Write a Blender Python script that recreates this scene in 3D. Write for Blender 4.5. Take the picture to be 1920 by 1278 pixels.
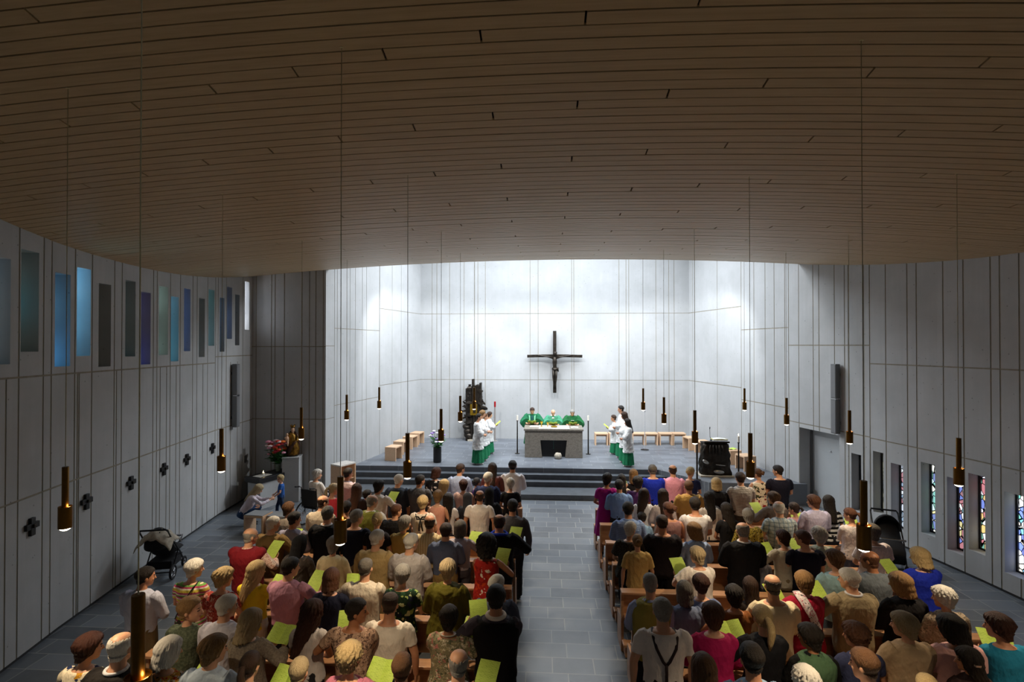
import bpy, bmesh, math, random
import numpy as np
from mathutils import Vector, Matrix, Euler, noise as mnoise

for o in list(bpy.data.objects):
    bpy.data.objects.remove(o)
scn = bpy.context.scene
COL = scn.collection
R = math.radians
PI = math.pi

# ------------------------------------------------------------------ camera
FPX = 975.0
YAW = math.atan(60 / 975)
PIT = math.atan(8 / 975)
CAM = Vector((-0.33, 0.0, 4.5))
cd = bpy.data.cameras.new('camera')
cd.sensor_width = 36.0
cd.lens = FPX / 1920 * 36.0
cd.clip_start = 0.05
cam = bpy.data.objects.new('camera', cd)
cam.location = CAM
cam.rotation_euler = (PI / 2 + PIT, 0, YAW)
COL.objects.link(cam)
scn.camera = cam
FWD = Vector((-math.sin(YAW) * math.cos(PIT), math.cos(YAW) * math.cos(PIT), math.sin(PIT)))
RGT = Vector((math.cos(YAW), math.sin(YAW), 0))
UPV = RGT.cross(FWD)


def ray(x, y):
    return FWD + RGT * ((x - 960) / FPX) + UPV * ((639 - y) / FPX)


def hz(x, y, z):
    d = ray(x, y)
    return CAM + d * ((z - CAM.z) / d.z)


def hy(x, y, Y):
    d = ray(x, y)
    return CAM + d * ((Y - CAM.y) / d.y)


# ------------------------------------------------------------------ world, big lights, exposure
scn.view_settings.view_transform = 'Standard'
scn.view_settings.look = 'None'
scn.view_settings.gamma = 1.0
scn.view_settings.use_curve_mapping = False
scn.view_settings.exposure = 0.0
w = bpy.data.worlds.new('world')
scn.world = w
w.use_nodes = True
bg = w.node_tree.nodes['Background']
bg.inputs[0].default_value = (0.82, 0.90, 1.0, 1)
bg.inputs[1].default_value = 0.03


def light(name, kind, loc, aim, energy, color, **kw):
    ld = bpy.data.lights.new(name, kind)
    ld.energy = energy
    ld.color = color
    for k, v in kw.items():
        setattr(ld, k, v)
    o = bpy.data.objects.new(name, ld)
    o.location = loc
    d = Vector(aim) - Vector(loc)
    o.rotation_euler = d.to_track_quat('-Z', 'Y').to_euler()
    COL.objects.link(o)
    return o


# daylight from the chancel roof light, and the spots on the rail behind the wooden ceiling's edge
light('chancel_rooflight', 'AREA', (-0.2, 18.3, 9.2), (-0.2, 18.6, 0), 1150, (0.86, 0.93, 1.0), shape='RECTANGLE', size=9.0, size_y=3.6)
for sx in (-4.2, -1.4, 1.4, 4.2):
    light('chancel_spot', 'SPOT', (sx, 15.75, 7.9), (sx * 1.12, 21.0, 1.8), 900, (0.92, 0.96, 1.0), spot_size=R(76), spot_blend=0.4, shadow_soft_size=0.12)
for sx in (-3.6, 3.6):
    light('chancel_spot', 'SPOT', (sx, 15.75, 7.9), (-sx * 1.7, 18.4, 2.2), 930, (0.92, 0.96, 1.0), spot_size=R(70), spot_blend=0.5, shadow_soft_size=0.12)
# ------------------------------------------------------------------ helpers
def lin(h):
    h = h.lstrip('#')
    c = [int(h[i:i + 2], 16) / 255 for i in (0, 2, 4)]
    return tuple([(x / 12.92 if x <= 0.04045 else ((x + 0.055) / 1.055) ** 2.4) for x in c]) + (1.0,)


class MB:
    """collects shapes for one mesh"""

    def __init__(s):
        s.v = []
        s.f = []
        s.m = []
        s.mi = 0

    def add(s, vs, fs):
        n = len(s.v)
        s.v.extend([tuple(v) for v in vs])
        for f in fs:
            s.f.append([i + n for i in f])
            s.m.append(s.mi)
        return s

    def box(s, c, d, rot=None, taper=None):
        x, y, z = d[0] / 2, d[1] / 2, d[2] / 2
        vs = [Vector((sx * x, sy * y, sz * z)) for sz in (-1, 1) for sy in (-1, 1) for sx in (-1, 1)]
        if taper:
            for v in vs[4:]:
                v.x *= taper[0]
                v.y *= taper[1]
        if rot is not None:
            q = rot if isinstance(rot, Matrix) else Euler(rot).to_matrix()
            vs = [q @ v for v in vs]
        c = Vector(c)
        return s.add([v + c for v in vs], [(0, 2, 3, 1), (4, 5, 7, 6), (0, 1, 5, 4), (2, 6, 7, 3), (0, 4, 6, 2), (1, 3, 7, 5)])

    def rings(s, rs, caps=True, closed=False):
        n = len(rs[0])
        vs = [p for r in rs for p in r]
        fs = []
        m = len(rs)
        for i in range(m if closed else m - 1):
            a, b = i * n, ((i + 1) % m) * n
            for j in range(n):
                k = (j + 1) % n
                fs.append((a + j, a + k, b + k, b + j))
        if caps and not closed:
            fs.append(tuple(range(n - 1, -1, -1)))
            fs.append(tuple(range((m - 1) * n, m * n)))
        return s.add(vs, fs)

    def tube(s, pts, r, n=10, flat=1.0, up=None, closed=False):
        pts = [Vector(p) for p in pts]
        m = len(pts)
        if not hasattr(r, '__len__'):
            r = [r] * m
        rs = []
        prev = None
        for i, p in enumerate(pts):
            if closed:
                t = pts[(i + 1) % m] - pts[i - 1]
            else:
                t = pts[min(i + 1, m - 1)] - pts[max(i - 1, 0)]
            t = t.normalized() if t.length > 1e-9 else Vector((0, 0, 1))
            if prev is None:
                u = Vector(up) if up is not None else (Vector((1, 0, 0)) if abs(t.x) < 0.8 else Vector((0, 1, 0)))
            else:
                u = prev
            u = (u - t * u.dot(t)).normalized()
            prev = u
            w_ = t.cross(u)
            ri = r[i]
            rs.append([p + u * (ri * math.cos(a)) + w_ * (ri * flat * math.sin(a)) for a in [2 * PI * j / n for j in range(n)]])
        return s.rings(rs, closed=closed)

    def lathe(s, prof, c=(0, 0, 0), n=24):
        c = Vector(c)
        rs = [[c + Vector((r * math.cos(2 * PI * j / n), r * math.sin(2 * PI * j / n), z)) for j in range(n)] for r, z in prof]
        return s.rings(rs)

    def ball(s, c, r, nu=14, nv=9, rot=None):
        if not hasattr(r, '__len__'):
            r = (r, r, r)
        c = Vector(c)
        rs = []
        for i in range(nv + 1):
            t = PI * i / nv
            t = min(max(t, 0.02), PI - 0.02)
            ring = []
            for j in range(nu):
                a = 2 * PI * j / nu
                p = Vector((r[0] * math.sin(t) * math.cos(a), r[1] * math.sin(t) * math.sin(a), -r[2] * math.cos(t)))
                if rot is not None:
                    p = rot @ p
                ring.append(c + p)
            rs.append(ring)
        return s.rings(rs)

    def prism(s, poly, z0, z1):
        n = len(poly)
        vs = [(x, y, z0) for x, y in poly] + [(x, y, z1) for x, y in poly]
        fs = [tuple(range(n - 1, -1, -1)), tuple(range(n, 2 * n))]
        for j in range(n):
            k = (j + 1) % n
            fs.append((j, k, n + k, n + j))
        return s.add(vs, fs)

    def mesh(s, name):
        me = bpy.data.meshes.new(name)
        me.from_pydata(s.v, [], s.f)
        if any(s.m):
            me.polygons.foreach_set('material_index', s.m)
        me.update()
        return me

    def build(s, name, mat, parent=None, smooth=False, bevel=0.0, seg=2, loc=None):
        me = s.mesh(name)
        bm = bmesh.new()
        bm.from_mesh(me)
        bmesh.ops.recalc_face_normals(bm, faces=bm.faces)
        if bevel:
            ed = [e for e in bm.edges if len(e.link_faces) == 2 and e.calc_face_angle() > 0.5]
            bmesh.ops.bevel(bm, geom=ed, offset=bevel, segments=seg, profile=0.6, affect='EDGES', clamp_overlap=True)
        bm.to_mesh(me)
        bm.free()
        if smooth:
            me.polygons.foreach_set('use_smooth', [True] * len(me.polygons))
            if smooth != 'all':
                me.set_sharp_from_angle(angle=R(40))
        for m in (mat if isinstance(mat, (list, tuple)) else [mat]):
            me.materials.append(m)
        return link(name, me, parent, loc)


def link(name, data, parent=None, loc=None):
    o = bpy.data.objects.new(name, data)
    COL.objects.link(o)
    if parent is not None:
        o.parent = parent
    if loc is not None:
        o.location = loc
    return o


def thing(name, label, cat, loc=(0, 0, 0), rz=0.0, group=None, sc=1.0):
    o = bpy.data.objects.new(name, None)
    o.empty_display_size = 0.1
    COL.objects.link(o)
    o.location = loc
    o.rotation_euler = (0, 0, rz)
    if sc != 1.0:
        o.scale = sc if hasattr(sc, '__len__') else (sc, sc, sc)
    return tag(o, label, cat, group)


def tag(o, label, cat, group=None, kind=None):
    o['label'] = label
    o['category'] = cat
    if group:
        o['group'] = group
    if kind:
        o['kind'] = kind
    return o


def struct(o, label=None, cat=None):
    o['kind'] = 'structure'
    if label:
        o['label'] = label
    if cat:
        o['category'] = cat
    return o


def copy_thing(root, loc, rz, label, group=None):
    r = root.copy()
    COL.objects.link(r)
    r.location = loc
    r.rotation_euler = (0, 0, rz)
    r['label'] = label
    if group:
        r['group'] = group
    for ch in list(root.children):
        c = ch.copy()
        COL.objects.link(c)
        c.parent = r
        for g in list(ch.children):
            d = g.copy()
            COL.objects.link(d)
            d.parent = c
    return r


# ------------------------------------------------------------------ materials
class NT:
    def __init__(s, name):
        s.mat = bpy.data.materials.new(name)
        s.mat.use_nodes = True
        s.n = s.mat.node_tree.nodes
        s.l = s.mat.node_tree.links
        s.b = s.n['Principled BSDF']
        s.out = s.n['Material Output']

    def new(s, t, **kw):
        nd = s.n.new(t)
        for k, v in kw.items():
            if k.startswith('i_'):
                key = k[2:].replace('_', ' ')
                nd.inputs[int(key) if key.isdigit() else key].default_value = v
            else:
                setattr(nd, k, v)
        return nd

    def link(s, a, b):
        s.l.new(a, b)

    def coord(s, scale=(1, 1, 1), rot=(0, 0, 0), kind='Object'):
        tc = s.new('ShaderNodeTexCoord')
        mp = s.new('ShaderNodeMapping')
        mp.inputs['Scale'].default_value = scale
        mp.inputs['Rotation'].default_value = rot
        s.link(tc.outputs[kind], mp.inputs['Vector'])
        return mp.outputs[0]

    def noise(s, vec, scale, detail=3, rough=0.55):
        nd = s.new('ShaderNodeTexNoise')
        nd.inputs['Scale'].default_value = scale
        nd.inputs['Detail'].default_value = detail
        nd.inputs['Roughness'].default_value = rough
        s.link(vec, nd.inputs['Vector'])
        return nd.outputs['Fac']

    def ramp(s, fac, stops, const=False):
        nd = s.new('ShaderNodeValToRGB')
        cr = nd.color_ramp
        if const:
            cr.interpolation = 'CONSTANT'
        while len(cr.elements) < len(stops):
            cr.elements.new(0.5)
        for e, (p, c) in zip(cr.elements, stops):
            e.position = p
            e.color = c
        s.link(fac, nd.inputs[0])
        return nd.outputs[0]

    def mix(s, fac, a, b, mode='MIX'):
        nd = s.new('ShaderNodeMix', data_type='RGBA', blend_type=mode)
        for sock, val in ((nd.inputs[0], fac), (nd.inputs[6], a), (nd.inputs[7], b)):
            if hasattr(val, 'is_output') or isinstance(val, bpy.types.NodeSocket):
                s.link(val, sock)
            else:
                sock.default_value = val
        return nd.outputs[2]

    def bump(s, h, strength=0.3, dist=0.01):
        nd = s.new('ShaderNodeBump')
        nd.inputs['Strength'].default_value = strength
        nd.inputs['Distance'].default_value = dist
        s.link(h, nd.inputs['Height'])
        s.link(nd.outputs[0], s.b.inputs['Normal'])

    def base(s, c):
        if isinstance(c, bpy.types.NodeSocket):
            s.link(c, s.b.inputs['Base Color'])
        else:
            s.b.inputs['Base Color'].default_value = c
        return s

    def set(s, rough=None, metal=None, spec=None):
        if rough is not None:
            s.b.inputs['Roughness'].default_value = rough
        if metal is not None:
            s.b.inputs['Metallic'].default_value = metal
        if spec is not None:
            s.b.inputs['Specular IOR Level'].default_value = spec
        return s


def simple(name, hexc, rough=0.6, metal=0.0, var=0.12, scale=20, bump=0.0, stretch=(1, 1, 1), spec=None):
    t = NT(name)
    c = lin(hexc)
    v = t.coord(stretch)
    f = t.noise(v, scale)
    lo = tuple(x * (1 - var) for x in c[:3]) + (1,)
    hi = tuple(min(1, x * (1 + var)) for x in c[:3]) + (1,)
    t.base(t.ramp(f, [(0.3, lo), (0.7, hi)])).set(rough, metal, spec)
    if bump:
        t.bump(f, bump, 0.01)
    return t.mat


def emissive(name, col, strength):
    t = NT(name)
    e = t.new('ShaderNodeEmission')
    e.inputs[0].default_value = col
    e.inputs[1].default_value = strength
    t.link(e.outputs[0], t.out.inputs[0])
    return t.mat


def wood(name, a, b, scale=(3, 40, 40), rough=0.5, bumps=0.08):
    t = NT(name)
    v = t.coord(scale)
    f = t.noise(v, 1.0, 5, 0.6)
    f2 = t.noise(v, 0.25, 2)
    c = t.ramp(f, [(0.3, lin(a)), (0.7, lin(b))])
    t.base(t.mix(f2, c, t.mix(0.5, c, lin(a)))).set(rough)
    t.bump(f, bumps, 0.004)
    return t.mat


def concrete(name, a, b):
    t = NT(name)
    v = t.coord((1, 1, 1))
    v2 = t.coord((9, 9, 0.35))
    f = t.noise(v, 1.3, 6, 0.6)
    st = t.noise(v2, 1.6, 3, 0.5)
    c = t.ramp(f, [(0.3, lin(a)), (0.7, lin(b))])
    c = t.mix(t.ramp(st, [(0.35, (0.35, 0.35, 0.35, 1)), (0.65, (0, 0, 0, 1))]), c, lin(a))
    vo = t.new('ShaderNodeTexVoronoi')
    vo.inputs['Scale'].default_value = 5.5
    t.link(v, vo.inputs['Vector'])
    pore = t.ramp(vo.outputs['Distance'], [(0.0, (1, 1, 1, 1)), (0.085, (0, 0, 0, 1))])
    c = t.mix(pore, c, lin('5c5c5a'))
    t.base(c).set(0.8, spec=0.25)
    t.bump(st, 0.12, 0.01)
    return t.mat


M = {}
M['concrete'] = concrete('board_marked_concrete', 'acadad', 'babbbc')
M['ceil_wood'] = wood('ceiling_larch', 'bca078', 'd2b88e', (1.2, 30, 30), 0.45)
M['gap'] = simple('ceiling_void', '2a1c12', 0.9)
M['pew'] = wood('pew_beech', 'a87a56', 'c79a72', (2.5, 30, 30), 0.42)
M['stool'] = wood('stool_beech', 'd0a884', 'e2c2a0', (4, 30, 30), 0.5)
M['brass'] = simple('lamp_brass', '7d5a24', 0.38, 0.9, 0.1, 30)
M['cord'] = simple('lamp_cord', 'e0d4a8', 0.7)
M['lampglow'] = emissive('lamp_lens', (1.0, 0.90, 0.72, 1), 6.0)
M['lampglow_up'] = emissive('lamp_ring', (1.0, 0.55, 0.16, 1), 2.2)
M['bronze'] = simple('dark_bronze', '3a342e', 0.42, 0.75, 0.45, 9, 0.5)
M['gold'] = simple('gilded', 'c09a30', 0.32, 0.9, 0.2, 12, 0.2)
M['black'] = simple('black_metal', '141416', 0.45)
M['blackcloth'] = simple('black_cloth', '17171a', 0.85, 0, 0.3, 60, 0.2)
M['greymetal'] = simple('grey_speaker_metal', '6c6d6e', 0.45, 0.3, 0.05, 200)
M['chrome'] = simple('chrome', 'c8c8cc', 0.22, 1.0, 0.04)
M['white'] = simple('white_wax', 'f2ecdf', 0.5)
M['cloth_white'] = simple('white_linen', 'f3f3f1', 0.85, 0, 0.04, 60, 0.2)
M['paper'] = simple('white_paper', 'ecebe6', 0.8, 0, 0.04)
M['flame'] = emissive('candle_flame', (1.0, 0.75, 0.35, 1), 25)
M['red'] = simple('red_glass', 'a01018', 0.25)
M['stone'] = simple('pale_stone', 'b7ad9c', 0.8, 0, 0.3, 12, 0.5)
M['grey_felt'] = simple('grey_cushion', '8b8d8e', 0.9, 0, 0.08, 90, 0.1)
M['leaf'] = simple('leaf_green', '2f6a2c', 0.55, 0, 0.35, 25)
M['door'] = simple('grey_door_paint', 'b4b8ba', 0.55, 0, 0.03, 3)


def granite():
    t = NT('altar_granite')
    v = t.coord((1, 1, 1.8))
    f = t.noise(v, 9, 8, 0.75)
    f2 = t.noise(v, 45, 3, 0.6)
    c = t.ramp(f, [(0.3, lin('5f5850')), (0.48, lin('8f877b')), (0.56, lin('6e675d')), (0.72, lin('a39a8c'))])
    t.base(t.mix(t.ramp(f2, [(0.45, (0, 0, 0, 1)), (0.7, (0.5, 0.5, 0.5, 1))]), c, lin('4f4943'))).set(0.55)
    t.bump(f, 0.5, 0.02)
    return t.mat


M['granite'] = granite()


def slate(name, bw=0.58, rh=0.36, a='5a6067', b='7a828b', mort='a0a29f', rough=0.32):
    t = NT(name)
    v = t.coord((1, 1, 1))
    br = t.new('ShaderNodeTexBrick')
    br.offset = 0.37
    br.squash = 1.25
    br.squash_frequency = 3
    br.inputs['Color1'].default_value = lin(a)
    br.inputs['Color2'].default_value = lin(b)
    br.inputs['Mortar'].default_value = lin(mort)
    br.inputs['Scale'].default_value = 1.0
    br.inputs['Mortar Size'].default_value = 0.007
    br.inputs['Mortar Smooth'].default_value = 0.1
    br.inputs['Bias'].default_value = -0.1
    br.inputs['Brick Width'].default_value = bw
    br.inputs['Row Height'].default_value = rh
    t.link(v, br.inputs['Vector'])
    f = t.noise(v, 3.5, 6, 0.65)
    c = t.mix(t.ramp(f, [(0.35, (0, 0, 0, 1)), (0.8, (0.3, 0.3, 0.3, 1))]), br.outputs['Color'], lin('858c95'))
    t.base(c).set(rough, spec=0.5)
    t.bump(br.outputs['Fac'], -0.2, 0.004)
    return t.mat


M['slate'] = slate('slate_floor')
M['slate_plat'] = slate('slate_platform', 0.75, 0.25, '5a5e65', '71767e', '8f9294', 0.4)
M['step'] = simple('slate_step', '565b61', 0.45, 0, 0.2, 5)


def glass_pane(name, cols, strength, scale=(6, 6, 2.2), lead=0.5):
    """daylit stained glass: coloured cells between dark leads"""
    t = NT(name)
    v = t.coord(scale)
    vo = t.new('ShaderNodeTexVoronoi')
    vo.inputs['Scale'].default_value = 1.0
    t.link(v, vo.inputs['Vector'])
    sep = t.new('ShaderNodeSeparateColor')
    t.link(vo.outputs['Color'], sep.inputs[0])
    n = len(cols)
    c = t.mix(0.22, t.ramp(sep.outputs[0], [(i / n, lin(x)) for i, x in enumerate(cols)], True), lin('d4dce4'))
    ve = t.new('ShaderNodeTexVoronoi', feature='DISTANCE_TO_EDGE')
    ve.inputs['Scale'].default_value = 1.0
    t.link(v, ve.inputs['Vector'])
    edge = t.ramp(ve.outputs['Distance'], [(0.0, (0, 0, 0, 1)), (0.05, (0, 0, 0, 1)), (0.08, (1, 1, 1, 1))])
    c = t.mix(lead, c, t.mix(1.0, c, edge, 'MULTIPLY')) if lead < 1 else t.mix(1.0, c, edge, 'MULTIPLY')
    e = t.new('ShaderNodeEmission')
    e.inputs[1].default_value = strength
    t.link(c, e.inputs[0])
    t.link(e.outputs[0], t.out.inputs[0])
    return t.mat


def soft_pane(name, cols, strength):
    """frosted coloured glass: soft drifts of colour, lighter and darker fields"""
    t = NT(name)
    v = t.coord((0.9, 0.9, 1.3))
    f = t.noise(v, 1.5, 1.5, .4)
    c = t.ramp(f, [(.30, lin(cols[0])), (.45, lin(cols[1])), (.55, lin(cols[2])), (.70, lin(cols[3]))])
    f2 = t.noise(t.coord((0.8, 0.8, 1.1), (0.3, 0.2, 0)), 1.7, 1, .4)
    b = t.ramp(f2, [(.36, (.25, .25, .25, 1)), (.64, (1.6, 1.6, 1.6, 1))])
    e = t.new('ShaderNodeEmission')
    e.inputs[1].default_value = strength
    t.link(t.mix(1.0, c, b, 'MULTIPLY'), e.inputs[0])
    t.link(e.outputs[0], t.out.inputs[0])
    return t.mat
# ------------------------------------------------------------------ the room
LW = [(-5.6, -2.5), (-6.6, 2), (-7.25, 4.5), (-7.75, 6.69), (-8.0, 7.81), (-8.27, 9.36), (-8.63, 11.38), (-8.93, 13.33), (-9.07, 15.1)]
FW = [(-9.07, 15.1), (-6.81, 15.1)]
CL = [(-6.81, 15.1), (-6.2, 18.3), (-5.53, 21.7)]
BW = [(-5.53, 21.7), (5.6, 21.7)]
RW = [(5.6, 21.7), (6.28, 18.5), (6.9, 15.23), (7.49, 12.87), (7.83, 11.34), (7.98, 10.47), (8.08, 9.69), (8.25, 8), (8.4, 5), (8.4, -2.5)]


class Wall:
    def __init__(s, poly):
        s.p = [Vector((x, y)) for x, y in poly]
        s.s = [0.0]
        for a, b in zip(s.p[:-1], s.p[1:]):
            s.s.append(s.s[-1] + (b - a).length)
        s.nrm = []
        for a, b in zip(s.p[:-1], s.p[1:]):
            d = (b - a).normalized()
            s.nrm.append(Vector((-d.y, d.x)))      # outward: left of the running direction

    def at(s, t, depth=0.0, z=0.0):
        t = min(max(t, 0.0), s.s[-1])
        i = 0
        while i < len(s.nrm) - 1 and t > s.s[i + 1] + 1e-6:
            i += 1
        u = (t - s.s[i]) / (s.s[i + 1] - s.s[i])
        q = s.p[i].lerp(s.p[i + 1], u)
        n = s.nrm[i]
        if i < len(s.nrm) - 1 and abs(t - s.s[i + 1]) < 1e-6:
            n = (n + s.nrm[i + 1]).normalized()
        elif i > 0 and abs(t - s.s[i]) < 1e-6:
            n = (n + s.nrm[i - 1]).normalized()
        q = q + n * depth
        return Vector((q.x, q.y, z))

    def pix(s, x, y):
        """where a sight line meets the wall: (run along the wall, height)"""
        d = ray(x, y)
        best = None
        for i, (a, b) in enumerate(zip(s.p[:-1], s.p[1:])):
            e = b - a
            det = d.x * (-e.y) + e.x * d.y
            if abs(det) < 1e-9:
                continue
            rx, ry = a.x - CAM.x, a.y - CAM.y
            t = (rx * (-e.y) + e.x * ry) / det
            u = (d.x * ry - d.y * rx) / det
            if t > 0 and -0.002 <= u <= 1.002:
                best = (s.s[i] + u * (s.s[i + 1] - s.s[i]), CAM.z + d.z * t)
        return best

    def n(s, t):
        a, b = s.at(t, 0), s.at(t, 1)
        return b - a

    def build(s, name, ztop, vg=(), hg=(), holes=(), gw=0.028, gd=0.007, base=True):
        """vg: (s, z0, z1) upright joints; hg: (s0, s1, z) level joints; holes: (s0, s1, z0, z1, depth, closed)"""
        S = set(s.s)
        Z = {0.0, ztop}
        rects = []
        for (t, z0, z1) in vg:
            rects.append((t - gw / 2, t + gw / 2, z0, z1, gd, 1))
        for (a, b, z) in hg:
            rects.append((a, b, z - gw * 0.5, z + gw * 0.5, gd * 0.9, 2))
        if base:
            rects.append((0, s.s[-1], 0.0, 0.05, 0.015, 3))
        for (a, b, z0, z1, dp, cl) in holes:
            rects.append((a, b, z0, z1, dp, 0 if cl else -1))
        L = s.s[-1]
        cl_ = lambda v: min(max(v, 0.0), L)
        rects = [(cl_(a), cl_(b), max(0, c), min(ztop, d), e, k) for a, b, c, d, e, k in rects]
        for a, b, c, d, e, k in rects:
            S |= {a, b}
            Z |= {c, d}

        def uniq(q):
            q = sorted(q)
            o = [q[0]]
            for x in q[1:]:
                if x - o[-1] > 1e-4:
                    o.append(x)
            return o
        S, Z = uniq(S), uniq(Z)
        ns, nz = len(S) - 1, len(Z) - 1
        D = np.zeros((ns, nz))
        K = np.zeros((ns, nz), int)
        Sm = np.array([(S[i] + S[i + 1]) / 2 for i in range(ns)])
        Zm = np.array([(Z[i] + Z[i + 1]) / 2 for i in range(nz)])
        for a, b, c, d, e, k in rects:
            m = ((Sm > a) & (Sm < b))[:, None] & ((Zm > c) & (Zm < d))[None, :]
            D[m] = e
            K[m] = k
        verts, vid, faces, mats = [], {}, [], []

        def V(i, j, dp):
            key = (i, j, round(dp, 4))
            if key not in vid:
                vid[key] = len(verts)
                verts.append(s.at(S[i], dp, Z[j]))
            return vid[key]
        for i in range(ns):
            for j in range(nz):
                dp = D[i, j]
                k = K[i, j]
                if k != -1:
                    faces.append((V(i, j, dp), V(i + 1, j, dp), V(i + 1, j + 1, dp), V(i, j + 1, dp)))
                    mats.append({0: 0, 1: 1, 2: 1, 3: 2}[k])
                if i + 1 < ns and abs(D[i + 1, j] - dp) > 1e-6:
                    e = D[i + 1, j]
                    faces.append((V(i + 1, j, dp), V(i + 1, j, e), V(i + 1, j + 1, e), V(i + 1, j + 1, dp)))
                    mats.append(0)
                if j + 1 < nz and abs(D[i, j + 1] - dp) > 1e-6:
                    e = D[i, j + 1]
                    faces.append((V(i, j + 1, dp), V(i + 1, j + 1, dp), V(i + 1, j + 1, e), V(i, j + 1, e)))
                    mats.append(0)
        me = bpy.data.meshes.new(name)
        me.from_pydata(verts, [], faces)
        me.polygons.foreach_set('material_index', mats)
        for m in (M['concrete'], M['groove'], M['base_gap']):
            me.materials.append(m)
        bm = bmesh.new()
        bm.from_mesh(me)
        bmesh.ops.recalc_face_normals(bm, faces=bm.faces)
        bm.to_mesh(me)
        bm.free()
        return struct(link(name, me))


M['groove'] = simple('joint_filler', '8d8676', 0.85, 0, 0.15, 8)
M['base_gap'] = simple('shadow_gap', '2d2d2e', 0.8)
wl, wf, wc, wb, wr = Wall(LW), Wall(FW), Wall(CL), Wall(BW), Wall(RW)


def vj(wall, xs, y, z0=0.0, z1=9.4):
    o = []
    for x in xs:
        h = wall.pix(x, y)
        if h:
            o.append((h[0], z0, z1))
    return o


# left wall, its clerestory windows and its joints
WINL = [(-12, 19.5, 482, 683), (39, 72.6, 470, 659), (103, 132, 512.7, 686.7), (144, 170, 502.7, 667), (185, 208, 532, 687), (235, 254, 526, 668),
        (264.6, 282.4, 547.7, 683), (298, 315, 537, 665), (320.5, 335, 556, 677), (345, 357, 541, 658), (373, 384, 559, 669), (391, 402, 543, 648),
        (412, 421, 558, 659), (425.6, 435, 538, 635), (440.7, 449, 552, 647), (459, 467, 528, 618)]
GL = [('9fb4bd', '6c8fa8', 'b8c4c4', '7d9ab0', .55), ('4a7f8c', '2f97a6', '6f7f78', '7a7050', .5), ('5aa6dc', '3d86c4', '78c4f0', '4a94d0', 1.7), ('5cb4ec', '9adcff', '48a0dc', '7cc8f4', 2.6),
      ('4a564c', '3f4c44', '565c4c', '3c4a48', .3), ('3f5c60', '2f7f8c', '4f5850', '3d6a6a', .4), ('3d4a8c', '2f4cc0', '5a4a6c', '2c3c9c', .65), ('9cc0b8', 'b4d8cc', '7ca49c', '98b8b0', .95),
      ('4aa8d4', '8cdcff', '3c9cc4', '48b0c0', 1.6), ('3c68a8', '3a70b8', '3460a0', '4078b4', .8), ('4f7078', '5a7c84', '4c6c70', '58787c', .5), ('4aa0b4', '9ce0f0', '4090a0', '50a498', 1.1),
      ('4f8090', '3a6aa0', '487880', '406c94', .7), ('3c70b0', '4078b8', '3868a8', '4484c0', .95), ('48687c', '507890', '40607c', '4c7088', .6), ('f4f8ff', 'ffffff', 'e8f0ff', 'f8fbff', 5.0)]
holes = []
for (x0, x1, y0, y1) in WINL:
    a = wl.pix(x0, 600)[0]
    b = wl.pix(x1, 600)[0]
    xm = (x0 + x1) / 2
    holes.append((a, b, wl.pix(xm, y1)[1], wl.pix(xm, y0)[1], 0.45, False))
vg = vj(wl, [35, 81, 96, 140, 172, 214, 228, 287, 294, 319, 337.5, 361, 369, 389, 403.6, 408.6, 424, 455], 700, 0, 8.6)
vg += vj(wl, [31 - 20, 137 + 8, 148, 212 + 6, 300, 312, 330, 380, 432, 445], 760, 0, 4.04)
sB = wl.pix(404, 680)[0]
hg = [(0, sB, 4.04), (sB, wl.s[-1], 4.2), (0, wl.s[-1], 2.28)]
wl.build('wall_left', 8.6, vg, hg, holes)
win_i = 0


def pane(wall, h, name, mat, dp):
    a, b, z0, z1, _, _ = h
    mb = MB()
    pts = [wall.at(a - 0.03, dp), wall.at(b + 0.03, dp), wall.at(b + 0.03, dp + 0.03), wall.at(a - 0.03, dp + 0.03)]
    mb.prism([(p.x, p.y) for p in pts], z0 - 0.03, z1 + 0.03)
    return struct(mb.build(name, mat))


for h, g in zip(holes, GL):
    win_i += 1
    pane(wl, h, 'window_%d' % win_i, soft_pane('clerestory_glass', g[:4], g[4] * 1.6), 0.43)

# frontal wall of the left aisle bay
vg = vj(wf, [480, 509, 515.5, 533, 566, 580, 592, 606], 700)
wf.build('wall_front', 9.4, vg, [(0, wf.s[-1], 4.46), (0, wf.s[-1], 2.3)])

# chancel walls
s627, s712 = wc.pix(627, 700)[0], wc.pix(712, 700)[0]
vg = vj(wc, [627, 632, 650, 656, 666, 679, 687, 712, 735, 752], 690)
wc.build('wall_chancel', 9.4, vg, [(0, s627, 4.48), (0, s627, 2.3), (s627, s712, 5.02), (s627, s712, 2.66), (s712, wc.s[-1], 5.82), (s712, wc.s[-1], 3.06)], base=False, gw=0.02)
vg = vj(wb, [810, 819, 843, 870, 890, 896, 910, 994, 1009, 1072, 1076, 1160.6, 1174, 1179, 1230, 1254, 1264], 600)
wb.build('wall_back', 9.4, vg, [(0, wb.s[-1], 5.82), (0, wb.s[-1], 3.06)], base=False, gw=0.02)

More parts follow.
